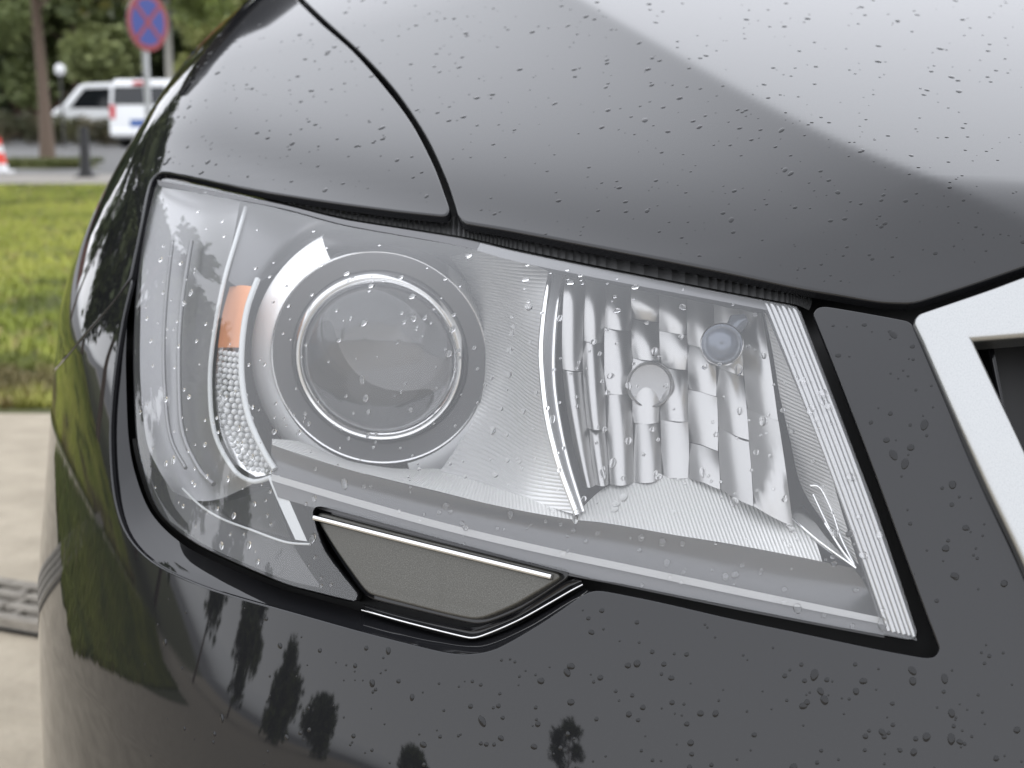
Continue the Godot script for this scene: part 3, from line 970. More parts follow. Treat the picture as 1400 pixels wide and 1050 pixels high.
	add_loft(b, [inns([196, 620, 0.02, 225, 655, 0.034, 270, 665, 0.038, 330, 668, 0.034, 372, 665, 0.026]), inns([210, 668, 0.016, 245, 700, 0.026, 300, 712, 0.03, 350, 728, 0.026, 400, 742, 0.02]), inns([232, 712, 0.012, 275, 742, 0.016, 330, 768, 0.018, 390, 792, 0.016, 440, 804, 0.012])], 6, 6)
	put.call("lower_bezel", b.mesh(), mats.black_gloss)
	tube.call([250, 668, 0.016, 275, 692, 0.014, 305, 710, 0.013, 345, 725, 0.012, 390, 741, 0.011, 424, 744, 0.010], 0.0007, mats.guide, "bright_line")

func cabin() -> void:
	# the rest of the car that stands behind the bonnet, for what mirrors in it and what one sees from a step aside
	var b := Mb.new()
	add_loft(b, [[Vector3(-0.22, 1.03, -1.78), Vector3(0.55, 1.07, -1.72), Vector3(1.32, 1.03, -1.78)], [Vector3(-0.15, 1.2, -2.15), Vector3(0.55, 1.24, -2.08), Vector3(1.25, 1.2, -2.15)], [Vector3(-0.07, 1.38, -2.62), Vector3(0.55, 1.43, -2.55), Vector3(1.17, 1.38, -2.62)]], 6, 6)
	car_part("windscreen", b.mesh(), mats.dark_glass, car)
	b = Mb.new()
	add_loft(b, [[Vector3(-0.07, 1.38, -2.62), Vector3(0.55, 1.43, -2.55), Vector3(1.17, 1.38, -2.62)], [Vector3(-0.06, 1.43, -3.3), Vector3(0.55, 1.48, -3.3), Vector3(1.16, 1.43, -3.3)], [Vector3(-0.06, 1.36, -4.3), Vector3(0.55, 1.41, -4.3), Vector3(1.16, 1.36, -4.3)], [Vector3(-0.1, 1.0, -5.1), Vector3(0.55, 1.02, -5.15), Vector3(1.2, 1.0, -5.1)]], 6, 6)
	car_part("roof", b.mesh(), mats.paint, car)
	for s in [0.0, 1.0]:
		b = Mb.new()
		var f := func(x: float) -> float: return x if s == 0.0 else 1.1 - x
		add_loft(b, [[Vector3(f.call(-0.36), 0.95, -1.8), Vector3(f.call(-0.41), 0.75, -1.8), Vector3(f.call(-0.42), 0.3, -1.9)], [Vector3(f.call(-0.37), 0.96, -2.6), Vector3(f.call(-0.42), 0.75, -2.6), Vector3(f.call(-0.43), 0.22, -2.6)], [Vector3(f.call(-0.38), 0.97, -3.8), Vector3(f.call(-0.42), 0.75, -3.8), Vector3(f.call(-0.43), 0.22, -3.8)], [Vector3(f.call(-0.33), 0.98, -5.1), Vector3(f.call(-0.42), 0.75, -5.1), Vector3(f.call(-0.38), 0.3, -5.0)]], 6, 6)
		car_part("body_side", b.mesh(), mats.paint, car)
		b = Mb.new()
		add_loft(b, [[Vector3(f.call(-0.30), 1.0, -1.85), Vector3(f.call(-0.34), 0.98, -1.85), Vector3(f.call(-0.36), 0.95, -1.85)], [Vector3(f.call(-0.08), 1.37, -2.65), Vector3(f.call(-0.2), 1.2, -2.65), Vector3(f.call(-0.37), 0.96, -2.65)], [Vector3(f.call(-0.07), 1.41, -3.4), Vector3(f.call(-0.2), 1.22, -3.4), Vector3(f.call(-0.38), 0.97, -3.4)], [Vector3(f.call(-0.08), 1.30, -4.5), Vector3(f.call(-0.2), 1.15, -4.5), Vector3(f.call(-0.36), 0.97, -4.5)]], 6, 6)
		car_part("side_window", b.mesh(), mats.dark_glass, car)
		b = Mb.new()
		add_tube(b, spl3([Vector3(f.call(-0.28), 1.03, -1.8), Vector3(f.call(-0.17), 1.2, -2.13), Vector3(f.call(-0.075), 1.38, -2.6), Vector3(f.call(-0.07), 1.43, -3.3)], 6), 0.03, 8)
		car_part("pillar", b.mesh(), mats.paint, car)
		b = Mb.new()
		var mb := SphereMesh.new()
		add_lathe(b, [[0.0, -0.13], [0.05, -0.115], [0.085, -0.06], [0.095, 0.0], [0.085, 0.06], [0.05, 0.105], [0.0, 0.12]], 24, Vector3(f.call(-0.47), 1.18, -1.95), Basis(Vector3(0, 0, 0.75), Vector3(1.35, 0, 0), Vector3(0, 0.85, 0)))
		add_tube(b, [Vector3(f.call(-0.33), 1.04, -2.1), Vector3(f.call(-0.47), 1.13, -1.97)], 0.02, 8)
		car_part("wing_mirror", b.mesh(), mats.paint, car)
		for z in [-1.62, -4.42]:
			var ax := Basis(Vector3(0, 0, 1), Vector3(-1 if s == 0.0 else 1, 0, 0), Vector3(0, -1, 0))
			b = Mb.new()
			add_lathe(b, [[0.20, 0.09], [0.22, 0.10], [0.30, 0.10], [0.325, 0.08], [0.33, 0.0], [0.325, -0.08], [0.30, -0.1]], 40, Vector3(f.call(-0.31), 0.33, z), ax)
			var w := car_part("wheel", b.mesh(), mats.tyre, car)
			b = Mb.new()
			add_lathe(b, [[0.20, 0.09], [0.19, 0.06], [0.05, 0.08], [0.0, 0.085]], 40, Vector3(f.call(-0.31), 0.33, z), ax)
			var rim := part("rim", b.mesh(), mats.steel, w)
	b = Mb.new()
	add_box(b, Vector3(0.55, 0.32, -3.0), Vector3(1.6, 0.16, 4.2))
	add_box(b, Vector3(0.55, 0.6, -1.75), Vector3(1.7, 0.7, 0.04))
	car_part("underbody", b.mesh(), mats.rubber, car)

# ---------------------------------------------------------------- rain on the car
func drop_mesh(sd: int, stretch: float, high := 0.33) -> ArrayMesh:
	# a bead of radius 1: y is up from the surface
	var r := RandomNumberGenerator.new()
	r.seed = sd
	var ph := [r.randf() * TAU, r.randf() * TAU, r.randf() * TAU]
	var am := [r.randf_range(0.02, 0.14), r.randf_range(0.02, 0.12), r.randf_range(0.0, 0.07)]
	var b := Mb.new()
	var segs := 18
	var rings := []
	for k in 7:
		var t := k / 6.0
		var rad := cos(t * PI * 0.5)
		var h := high * sin(t * PI * 0.5)
		var ring := []
		for j in segs:
			var a := TAU * j / segs
			var w: float = 1.0 + am[0] * cos(a + ph[0]) + am[1] * cos(2 * a + ph[1]) + am[2] * cos(3 * a + ph[2])
			ring.append(b.add(Vector3(cos(a) * rad * w, h, sin(a) * rad * w * stretch)))
		rings.append(ring)
	for k in 6:
		for j in segs: b.quad(rings[k][j], rings[k][(j + 1) % segs], rings[k + 1][(j + 1) % segs], rings[k + 1][j])
	var c := b.add(Vector3(0, -0.02, 0))
	var base := []
	for j in segs: base.append(b.add(b.v[rings[0][j]] + Vector3(0, -0.02, 0)))
	for j in segs: b.tri(c, base[(j + 1) % segs], base[j])
	return b.mesh()

func rain() -> void:
	var shapes := [drop_mesh(1, 1.0), drop_mesh(2, 1.15), drop_mesh(3, 1.3), drop_mesh(4, 1.0), drop_mesh(5, 1.7), drop_mesh(6, 0.9)]
	var tall := [drop_mesh(1, 1.0, 0.52), drop_mesh(2, 1.15, 0.5), drop_mesh(3, 1.3, 0.55), drop_mesh(4, 1.0, 0.48), drop_mesh(5, 1.7, 0.5), drop_mesh(6, 0.9, 0.55)]
	rng.seed = 77
	var found := []
	var sets := [
		# ring, clear, how many, smallest and largest radius in metres, box in pixels, label, group
		[bonnet_ring, false, 560, 0.0005, 0.0022, Rect2(400, 0, 1000, 405), "clear raindrop beaded on the glossy black bonnet", "raindrops on the bonnet"],
		[fender_ring, false, 190, 0.0005, 0.0021, Rect2(205, 0, 410, 290), "clear raindrop beaded on the black fender above the headlight", "raindrops on the fender"],
		[bumper_ring, false, 300, 0.0005, 0.0019, Rect2(180, 425, 1220, 625), "clear raindrop beaded on the black front bumper", "raindrops on the bumper"],
		[lens_ring, true, 460, 0.0007, 0.0021, Rect2(180, 245, 1075, 630), "clear raindrop beaded on the headlight's clear cover", "raindrops on the headlight cover"]]
	for s in sets:
		var made := 0
		var tries := 0
		while made < s[2] and tries < 6000:
			tries += 1
			var box: Rect2 = s[5]
			var px := rng.randf_range(box.position.x, box.end.x)
			var py := rng.randf_range(box.position.y, box.end.y)
			var u := rng.randf()
			if s[0] == bumper_ring and px < 480 and u < 0.75: continue
			var p := hit(px, py, 0.003 if s[1] else 0.0)
			var nn := body_normal(p)
			if nn.dot((EYE - p).normalized()) < 0.08: continue
			var q := dir_of(p)
			if not Geometry2D.is_point_in_polygon(q, s[0]): continue
			var close := false
			for k in s[0].size():
				if s[0][k].distance_squared_to(q) < 0.02:
					close = true
					break
			if close: continue
			var size: float = lerpf(s[3], s[4], pow(rng.randf(), 2.2))
			if not s[1] and s[0] != bumper_ring: size *= lerpf(0.62, 1.05, smoothstep(0.74, 1.05, -p.z))
			var down := (Vector3.DOWN - nn * nn.dot(Vector3.DOWN)).normalized()
			var x := nn.cross(down).normalized()
			var bs := Basis(x, nn, x.cross(nn)).rotated(nn, rng.randf_range(-0.5, 0.5))
			var kind := rng.randi() % shapes.size()
			var flat := 1.0 if nn.y < 0.6 else 0.8
			found.append([size * (0.9 if s[1] else 1.0), Transform3D(bs.scaled_local(Vector3(size, size * flat, size)), p + nn * (0.00003 + 0.02 * size)), kind, s[1], s[6], s[7]])
			made += 1
	found.sort_custom(func(a, c): return a[0] > c[0])
	for i in mini(300, found.size()):
		var f: Array = found[i]
		var o := part("raindrop", tall[f[2]] if f[3] else shapes[f[2]], mats.water if f[3] else mats.water_on_paint)
		o.transform = f[1]
		tag(o, f[4], "raindrop", f[5])
	for clear in [false, true]:
		var left := []
		for i in range(300, found.size()):
			if found[i][3] == clear: left.append(found[i][1])
		var mm := MultiMesh.new()
		mm.transform_format = MultiMesh.TRANSFORM_3D
		mm.mesh = (tall[3] if clear else shapes[3]).duplicate()
		mm.mesh.surface_set_material(0, mats.water if clear else mats.water_on_paint)
		mm.instance_count = left.size()
		for i in left.size(): mm.set_instance_transform(i, left[i])
		var o := MultiMeshInstance3D.new()
		o.multimesh = mm
		o.name = "fine_rain_beads" if clear else "fine_raindrops"
		add_child(o, true)
		tag(o, "tiny raindrops scattered over the headlight cover" if clear else "tiny raindrops scattered over the black body panels", "raindrops", "", "stuff")

# ---------------------------------------------------------------- plants
var leaf_meshes := []

func leaf_clump(sd: int, n: int, spread: float, long: float) -> ArrayMesh:
	var r := RandomNumberGenerator.new()
	r.seed = sd
	var b := Mb.new()
	for k in n:
		var c := Vector3(r.randf_range(-1, 1), r.randf_range(-1, 1), r.randf_range(-1, 1)) * spread
		var bs := Basis.from_euler(Vector3(r.randf_range(-1.2, 1.2), r.randf() * TAU, r.randf_range(-0.7, 0.7)))
		var l := long * r.randf_range(0.7, 1.2)
		var w := l * 0.28
		var nn := bs * Vector3.UP
		var q := [b.add(c + bs * Vector3(-l * 0.5, 0, 0), nn), b.add(c + bs * Vector3(0, l * 0.08, -w), nn), b.add(c + bs * Vector3(l * 0.5, -l * 0.1, 0), nn), b.add(c + bs * Vector3(0, l * 0.08, w), nn)]
		b.quad(q[0], q[1], q[2], q[3])
	return b.mesh()

func crown(called: String, parent: Node3D, centres: Array, per: float, size: float, tones: Array, sd: int, mesh_id := 0) -> void:
	# centres: [place, radius]; clumps are spread through each ball, thicker towards its skin
	var r := RandomNumberGenerator.new()
	r.seed = sd
	var xf := []
	var col := []
	for c in centres:
		var rad: float = c[1]
		var n := int(per * rad * rad)
		var tone: Color = tones[r.randi() % tones.size()]
		for k in n:
			var d := Vector3(r.randfn(), r.randfn(), r.randfn()).normalized()
			var p: Vector3 = c[0] + d * rad * pow(r.randf(), 0.4) * Vector3(1, 0.8, 1)
			var s := size * r.randf_range(0.7, 1.35)
			xf.append(Transform3D(Basis.from_euler(Vector3(r.randf() * 0.6, r.randf() * TAU, r.randf() * 0.6)).scaled(Vector3.ONE * s), p))
			var t := tone.lerp(tones[r.randi() % tones.size()], r.randf() * 0.5) * r.randf_range(1.1, 1.75)
			col.append(Color(t.r, t.g, t.b, 1))
	var mm := MultiMesh.new()
	mm.transform_format = MultiMesh.TRANSFORM_3D
	mm.use_colors = true
	mm.mesh = leaf_meshes[mesh_id]
	mm.instance_count = xf.size()
	for i in xf.size():
		mm.set_instance_transform(i, xf[i])
		mm.set_instance_color(i, col[i])
	var o := MultiMeshInstance3D.new()
	o.multimesh = mm
	o.name = called
	parent.add_child(o, true)
	tag(o, "", "", "", "stuff")

func tree(called: String, label: String, where: Vector3, high: float, wide: float, tones: Array, sd: int, group := "", bare := 0.35, bark = null, thick := 0.0, dens := 1.0) -> Node3D:
	var r := RandomNumberGenerator.new()
	r.seed = sd
	var t := thing(called, label, "tree", where, 0.0, group)
	var b := Mb.new()
	var rad := thick if thick > 0.0 else high * 0.018
	var path := []
	var radii := []
	for k in 7:
		var f := k / 6.0
		path.append(Vector3(sin(f * 4.0 + sd) * 0.02 * high * f, high * 0.9 * f, cos(f * 3.1 + sd) * 0.02 * high * f))
		radii.append(rad * (1.0 - 0.75 * f) * (1.35 if k == 0 else 1.0))
	add_tube(b, spl3(path, 3), spl3(radii, 3), 9)
	var cs := []
	var n := 9 + int(wide * 1.5)
	for k in n:
		var f := bare + (0.97 - bare) * (k + 0.5) / n
		var a := k * 2.4 + r.randf()
		var reach := wide * (1.0 - 0.55 * absf(f - bare - 0.25) / 0.75) * r.randf_range(0.45, 0.85)
		var root := Vector3(0, high * 0.9 * f * 0.92, 0)
		var tip := Vector3(cos(a) * reach, high * f + r.randf_range(-0.2, 0.5), sin(a) * reach)
		add_tube(b, [root, root.lerp(tip, 0.5) + Vector3(0, 0.12 * reach, 0), tip], [rad * 0.4, rad * 0.25, rad * 0.1], 6)
		cs.append([tip, wide * r.randf_range(0.28, 0.48)])
	cs.append([Vector3(0, high * 0.96, 0), wide * 0.35])
	part("trunk", b.mesh(), bark if bark else mats.bark, t)
	crown("crown", t, cs, 150.0 * dens, 1.0, tones, sd)
	return t

# ---------------------------------------------------------------- vehicles far behind
func van(called: String, label: String, category: String, at_: Vector3, turn: float, long: float, high: float, wide: float, paint: Material, group := "", plate = null) -> Node3D:
	# its nose looks along +x; z is across
	var v := thing(called, label, category, at_, turn, group)
	var hl := long * 0.5
	var side := [[-hl, 0.42], [-hl, 0.95], [-hl + 0.06, high * 0.62], [-hl + 0.22, high * 0.93], [-hl + 0.45, high], [0.0, high * 1.01], [hl - 1.2, high * 0.985], [hl - 0.98, high * 0.95], [hl - 0.42, high * 0.63], [hl - 0.14, high * 0.56], [hl, high * 0.46], [hl, 0.36], [hl - 0.5, 0.26], [-hl + 0.3, 0.26]]
	var b := Mb.new()
	add_prism(b, side, -wide * 0.5, wide * 0.5, Transform3D.IDENTITY, 1.0, Vector2(0, high * 0.5), 0.09)
	part("body", b.mesh(), paint, v)
	for s in [-1.0, 1.0]:
		var z: float = s * (wide * 0.5 + 0.004)
		var panes := [[[-hl + 0.40, 0.58], [-hl + 0.45, 0.90], [-hl + 1.5, 0.92], [-hl + 1.5, 0.58]], [[-hl + 1.6, 0.58], [-hl + 1.6, 0.92], [hl - 2.45, 0.92], [hl - 2.35, 0.58]], [[hl - 2.25, 0.58], [hl - 2.3, 0.92], [hl - 1.15, 0.90], [hl - 0.72, 0.64], [hl - 0.72, 0.58]]]
		for p in panes:
			b = Mb.new()
			var pts := []
			for q in p: pts.append(Vector2(q[0], q[1] * high))
			add_prism(b, pts, z - 0.012, z + 0.012, Transform3D.IDENTITY)
			part("side_window", b.mesh(), mats.dark_glass, v)
		b = Mb.new()
		add_box(b, Vector3(hl - 0.62, high * 0.64, s * (wide * 0.5 + 0.12)), Vector3(0.12, 0.2, 0.2), Basis.IDENTITY, 0.04)
		part("wing_mirror", b.mesh(), paint, v)
		b = Mb.new()
		add_box(b, Vector3(-hl + 0.01, high * 0.52, s * (wide * 0.5 - 0.13)), Vector3(0.06, high * 0.20, 0.16), Basis.IDENTITY, 0.02)
		part("tail_light", b.mesh(), mats.red_lamp, v)
		b = Mb.new()
		add_box(b, Vector3(hl - 0.05, high * 0.42, s * (wide * 0.5 - 0.25)), Vector3(0.14, 0.16, 0.34), Basis.IDENTITY, 0.04)
		part("headlight", b.mesh(), mats.steel, v)
		for x in [hl - 0.85, -hl + 0.95]:
			b = Mb.new()
			var ax := Basis(Vector3(1, 0, 0), Vector3(0, 0, s), Vector3(0, -s, 0))
			add_lathe(b, [[0.0, 0.0], [0.29, 0.0], [0.33, -0.02], [0.34, -0.10], [0.33, -0.22]], 28, Vector3(x, 0.335, s * (wide * 0.5 + 0.012)), ax)
			var w := part("wheel", b.mesh(), mats.tyre, v)
			b = Mb.new()
			add_lathe(b, [[0.0, 0.012], [0.16, 0.02], [0.2, 0.004]], 24, Vector3(x, 0.335, s * (wide * 0.5 + 0.012)), ax)
			part("rim", b.mesh(), mats.steel, w)
	b = Mb.new()
	add_prism(b, [[hl - 0.94, high * 0.925], [hl - 0.45, high * 0.645], [hl - 0.425, high * 0.655], [hl - 0.915, high * 0.94]], -wide * 0.5 + 0.12, wide * 0.5 - 0.12, Transform3D.IDENTITY)
	part("windscreen", b.mesh(), mats.dark_glass, v)
	b = Mb.new()
	add_prism(b, [[-hl + 0.035, high * 0.64], [-hl + 0.06, high * 0.63], [-hl + 0.20, high * 0.88], [-hl + 0.17, high * 0.89]], -wide * 0.5 + 0.14, wide * 0.5 - 0.14, Transform3D.IDENTITY)
	part("rear_window", b.mesh(), mats.dark_glass, v)
	b = Mb.new()
	add_box(b, Vector3(-hl + 0.17, high * 0.945, 0), Vector3(0.1, 0.09, 0.34))
	part("brake_light", b.mesh(), mats.red_lamp, v)
	b = Mb.new()
	add_box(b, Vector3(-hl - 0.005, high * 0.36, 0), Vector3(0.02, 0.2, 0.5))
	part("number_plate", b.mesh(), mats.plate_blue if plate == null else plate, v)
	b = Mb.new()
	add_box(b, Vector3(-hl, 0.42, 0), Vector3(0.16, 0.22, wide * 0.94), Basis.IDENTITY, 0.05)
	part("bumper", b.mesh(), paint, v)
	b = Mb.new()
	add_box(b, Vector3(hl - 0.02, 0.42, 0), Vector3(0.16, 0.22, wide * 0.94), Basis.IDENTITY, 0.05)
	part("bumper", b.mesh(), paint, v)
	return v

# ---------------------------------------------------------------- the place
func sheet(called: String, poly: Array, y: float, m: Material) -> void:
	var pk := PackedVector2Array()
	for q in poly: pk.append(q if q is Vector2 else Vector2(q[0], q[1]))
	var b := Mb.new()
	for q in pk: b.add(Vector3(q.x, y, q.y), Vector3.UP, q)
	var tri := Geometry2D.triangulate_polygon(pk)
	for t in range(0, tri.size(), 3): b.tri(tri[t], tri[t + 1], tri[t + 2])
	tag(part(called, b.mesh(), m), "", "", "", "structure")

func slab(called: String, x0: float, x1: float, z0: float, z1: float, y0: float, y1: float, m: Material) -> void:
	var b := Mb.new()
	add_box(b, Vector3((x0 + x1) * 0.5, (y0 + y1) * 0.5, (z0 + z1) * 0.5), Vector3(x1 - x0, y1 - y0, z1 - z0), Basis.IDENTITY, 0.015)
	tag(part(called, b.mesh(), m), "", "", "", "structure")

func grass_patch(called: String, x0: float, x1: float, z0: float, z1: float, y: float, n: int, sd: int, size: float, tones: Array, near_bias := 1.0) -> void:
	var r := RandomNumberGenerator.new()
	r.seed = sd
	var mm := MultiMesh.new()
	mm.transform_format = MultiMesh.TRANSFORM_3D
	mm.use_colors = true
	mm.mesh = leaf_meshes[2]
	mm.instance_count = n
	var f := FastNoiseLite.new()
	f.seed = sd
	f.frequency = 0.35
	for i in n:
		var p := Vector3(r.randf_range(x0, x1), y, lerpf(z1, z0, pow(r.randf(), near_bias)))
		var k := clampf(f.get_noise_2d(p.x, p.z) * 0.9 + 0.5 + r.randf_range(-0.15, 0.15), 0, 1)
		var s := size * r.randf_range(0.6, 1.3)
		mm.set_instance_transform(i, Transform3D(Basis(Vector3.UP, r.randf() * TAU).scaled(Vector3(s, s * r.randf_range(0.6, 1.2), s)), p))
		var t: Color = tones[0].lerp(tones[1], k)
		if r.randf() < 0.06: t = tones[2]
		var worn := f.get_noise_2d(p.x * 2.3 + 40.0, p.z * 2.3)
		if worn > 0.16: t = t.lerp(Color(0.13, 0.16, 0.035), clampf((worn - 0.16) * 4.0, 0.0, 0.8))
		if called == "lawn_grass" and p.z > -4.9: t = t.lerp(Color(0.24, 0.17, 0.09), clampf((p.z + 4.9) * 0.8 + worn * 1.5, 0.0, 0.7))
		mm.set_instance_color(i, t)
	var o := MultiMeshInstance3D.new()
	o.multimesh = mm
	o.name = numbered(called)
	add_child(o, true)
	tag(o, "short yellow green lawn grass", "grass", "", "stuff")

func blade_tuft(sd: int) -> ArrayMesh:
	var r := RandomNumberGenerator.new()
	r.seed = sd
	var b := Mb.new()
	for k in 9:
		var a := r.randf() * TAU
		var o := Vector3(cos(a), 0, sin(a)) * r.randf() * 0.6
		var lean := Vector3(r.randf_range(-0.5, 0.5), 1.0, r.randf_range(-0.5, 0.5)) * r.randf_range(0.6, 1.1)
		var w := Vector3(cos(a + 1.5), 0, sin(a + 1.5)) * 0.07
		var nn := (Vector3.UP * 0.8 + w.cross(lean).normalized() * 0.5).normalized()
		b.tri(b.add(o - w, nn), b.add(o + w, nn), b.add(o + lean, nn))
	return b.mesh()

func place() -> void:
	leaf_meshes = [leaf_clump(5, 12, 0.22, 0.26), leaf_clump(6, 12, 0.12, 0.12), blade_tuft(9)]
	for m in leaf_meshes: m.surface_set_material(0, mats.leaf)
	# ground: asphalt to the horizon, concrete yard, paving, road
	sheet("ground", [[-600, -600], [600, -600], [600, 600], [-600, 600]], -0.012, mats.asphalt)
	sheet("concrete_yard", [[-60, -4.15], [60, -4.15], [60, 30], [-60, 30]], 0.0, mats.concrete)
	sheet("lawn_soil", [[-60, -18.7], [60, -18.7], [60, -4.15], [-60, -4.15]], -0.004, mats.soil)
	slab("pavement", -60, 60, -21.4, -18.7, -0.02, 0.03, mats.paving)
	sheet("road", [[-80, -45], [80, -45], [80, -21.4], [-80, -21.4]], -0.008, mats.asphalt)
	var greens := [Color(0.30, 0.36, 0.055), Color(0.64, 0.65, 0.14), Color(0.55, 0.44, 0.2)]
	grass_patch("lawn_grass", -9, 1.5, -18.6, -4.25, -0.01, 80000, 3, 0.05, greens, 1.6)
	# a second strip of lawn beside the yard, out of the frame, that shows in the paint
	sheet("side_lawn_soil", [[-12, -3.92], [-2.1, -3.92], [-2.0, -2.6], [-12, -1.7]], 0.004, mats.soil)
	grass_patch("side_lawn_grass", -11.5, -2.05, -3.9, -2.3, 0.0, 24000, 4, 0.06, [Color(0.14, 0.18, 0.03), Color(0.32, 0.34, 0.06), Color(0.3, 0.25, 0.1)])
	far_things()
	drain()
	mirrored_trees()

func drain() -> void:
	# cast gratings in a row across the yard, each a frame with rails and ribs over a dark channel
	var mid := on_ground(26, 838)
	var turn := deg_to_rad(-22.0)
	var along := Vector3(cos(turn), 0, -sin(turn))
	var b := Mb.new()
	add_box(b, Vector3(mid.x, 0.006, mid.z) - along * 1.75, Vector3(5.5, 0.004, 0.18), Basis(Vector3.UP, turn))
	tag(part("drain_channel_floor", b.mesh(), mats.pit), "", "", "", "structure")
	b = Mb.new()
	add_box(b, Vector3.ZERO, Vector3(0.5, 0.022, 0.022), Basis.IDENTITY, 0.003)
	var rail := b.mesh()
	b = Mb.new()
	add_box(b, Vector3.ZERO, Vector3(0.012, 0.018, 0.027), Basis.IDENTITY, 0.002)
	var rib := b.mesh()
	for k in 11:
		var o := thing("drain_grate", "slotted drain grate in the concrete, %s in its row from the car" % ORDER[k], "drain grate", Vector3(mid.x, 0.008, mid.z) - along * (k * 0.503 - 0.25), rad_to_deg(turn), "drain gratings in a row beside the car")
		for j in 4:
			var p := part("bar", rail, mats.grate, o)
			p.position = Vector3(0, 0.008, -0.075 + j * 0.05)
		for j in 3:
			for i in 7:
				var p := part("rib", rib, mats.grate, o)
				p.position = Vector3(-0.21 + i * 0.072 + 0.036 * (j % 2), 0.007, -0.05 + j * 0.05)

func far_things() -> void:
	# street tree on its grassy mound
	var dark := [Color(0.045, 0.062, 0.028), Color(0.08, 0.10, 0.045), Color(0.13, 0.15, 0.06)]
	var base := on_ground(66, 228)
	var b := Mb.new()
	add_lathe(b, [[0.95, -0.02], [0.7, 0.10], [0.35, 0.17], [0.0, 0.18]], 24, Vector3(base.x, -0.012, base.z))
	tag(part("mound", b.mesh(), mats.soil), "", "", "", "structure")
	grass_patch("mound_grass", base.x - 0.8, base.x + 0.8, base.z - 0.7, base.z + 0.8, 0.06, 1500, 8, 0.10, [Color(0.10, 0.13, 0.03), Color(0.2, 0.2, 0.06), Color(0.2, 0.17, 0.08)])
	tree("street_tree", "slim brown street tree on a grassy mound beside the bollard", Vector3(base.x, 0, base.z), 7.5, 2.3, [Color(0.06, 0.08, 0.02), Color(0.13, 0.15, 0.03), Color(0.3, 0.22, 0.03)], 3, "", 0.42, mats.bark, 0.115)
	# bollard
	var g := on_ground(118, 245)
	var bo := thing("bollard", "black tapered bollard standing on the pavement edge by the lawn", "bollard", Vector3(g.x, 0.03, g.z))
	b = Mb.new()
	add_lathe(b, [[0.11, 0.0], [0.10, 0.05], [0.078, 0.12], [0.062, 0.68], [0.055, 0.71], [0.0, 0.715]], 20, Vector3.ZERO)
	part("post", b.mesh(), mats.bollard_black, bo)
	b = Mb.new()
	add_box(b, Vector3(0, 0.01, 0), Vector3(0.26, 0.03, 0.26), Basis.IDENTITY, 0.008)
	part("base", b.mesh(), mats.bollard_black, bo)
	# traffic cone
	g = on_ground(0, 237)
	var co := thing("traffic_cone", "red traffic cone with white bands at the edge of the road", "traffic cone", Vector3(g.x, 0.0, g.z))
	b = Mb.new()
	add_box(b, Vector3(0, 0.02, 0), Vector3(0.36, 0.05, 0.36), Basis.IDENTITY, 0.012)
	part("base", b.mesh(), mats.white_band, co)
	var hs := [[0.045, 0.15, 0.135, mats.white_band], [0.15, 0.32, 0.115, mats.cone_red], [0.32, 0.44, 0.082, mats.white_band], [0.44, 0.56, 0.058, mats.cone_red]]
	for h in hs:
		b = Mb.new()
		var slope := 0.195
		add_lathe(b, [[h[2], h[0]], [h[2] - (h[1] - h[0]) * slope, h[1]]], 24, Vector3.ZERO)
		part("band", b.mesh(), h[3], co)
	# no stopping sign on its pole
	var sp := at(203, 160, 19.4)
	var sg := thing("no_stopping_sign", "round blue no stopping sign with red border and cross on grey pole", "road sign", Vector3(sp.x, 0.03, sp.z), 60.0)
	b = Mb.new()
	add_tube(b, [Vector3(0, -0.02, 0), Vector3(0, 3.1, 0)], 0.045, 14)
	part("pole", b.mesh(), mats.steel, sg)
	var cy := EYE.y + 19.4 * (sin(deg_to_rad(TILT)) + (525.0 - 35.0) / FOCAL * cos(deg_to_rad(TILT)))
	var face := Basis(Vector3.RIGHT, Vector3(0, 0, 1), Vector3(0, -1, 0))
	b = Mb.new()
	add_lathe(b, [[0.0, 0.05], [0.37, 0.05], [0.385, 0.055], [0.385, 0.07]], 48, Vector3(0, cy, 0), face)
	var disc := part("disc", b.mesh(), mats.steel, sg)
	b = Mb.new()
	add_lathe(b, [[0.385, 0.0702], [0.30, 0.072]], 48, Vector3(0, cy, 0), face)
	part("red_border", b.mesh(), mats.red_paint, disc)
	b = Mb.new()
	add_lathe(b, [[0.305, 0.066], [0.305, 0.0735], [0.0, 0.0735]], 48, Vector3(0, cy, 0), face)
	part("blue_field", b.mesh(), mats.blue_paint, disc)
	for s in [-1.0, 1.0]:
		b = Mb.new()
		add_box(b, Vector3(0, cy, 0.0755 + 0.001 * s), Vector3(0.62, 0.055, 0.006), Basis(Vector3.BACK, deg_to_rad(45.0 * s)))
		part("cross_bar", b.mesh(), mats.red_paint, disc)
	# a second small sign above, only its foot is seen
	b = Mb.new()
	add_lathe(b, [[0.0, 0.05], [0.37, 0.05], [0.385, 0.055], [0.385, 0.07]], 48, Vector3(0, cy + 0.82, 0), face)
	var upper := part("upper_disc", b.mesh(), mats.steel, sg)
	b = Mb.new()
	add_lathe(b, [[0.385, 0.0702], [0.0, 0.072]], 48, Vector3(0, cy + 0.82, 0), face)
	part("red_face", b.mesh(), mats.red_paint, upper)
	# vans
	g = on_ground(199, 202)
	van("van", "white van seen from behind with red tail lights and blue plate", "van", Vector3(g.x + 0.1, 0, g.z - 2.4), 84.0, 4.9, 1.95, 1.80, mats.white_paint)
	g = at(178, 190, 49.5)
	van("van", "white van with its front turned aside behind the hedge", "van", Vector3(g.x, 0, g.z), 190.0, 5.0, 2.02, 1.85, mats.white_paint)
	g = on_ground(-8, 184)
	van("car", "pale car half hidden by the hedge beside the brown wall", "car", Vector3(g.x - 1.2, 0, g.z - 3), 10.0, 4.4, 1.5, 1.75, mats.white_paint)
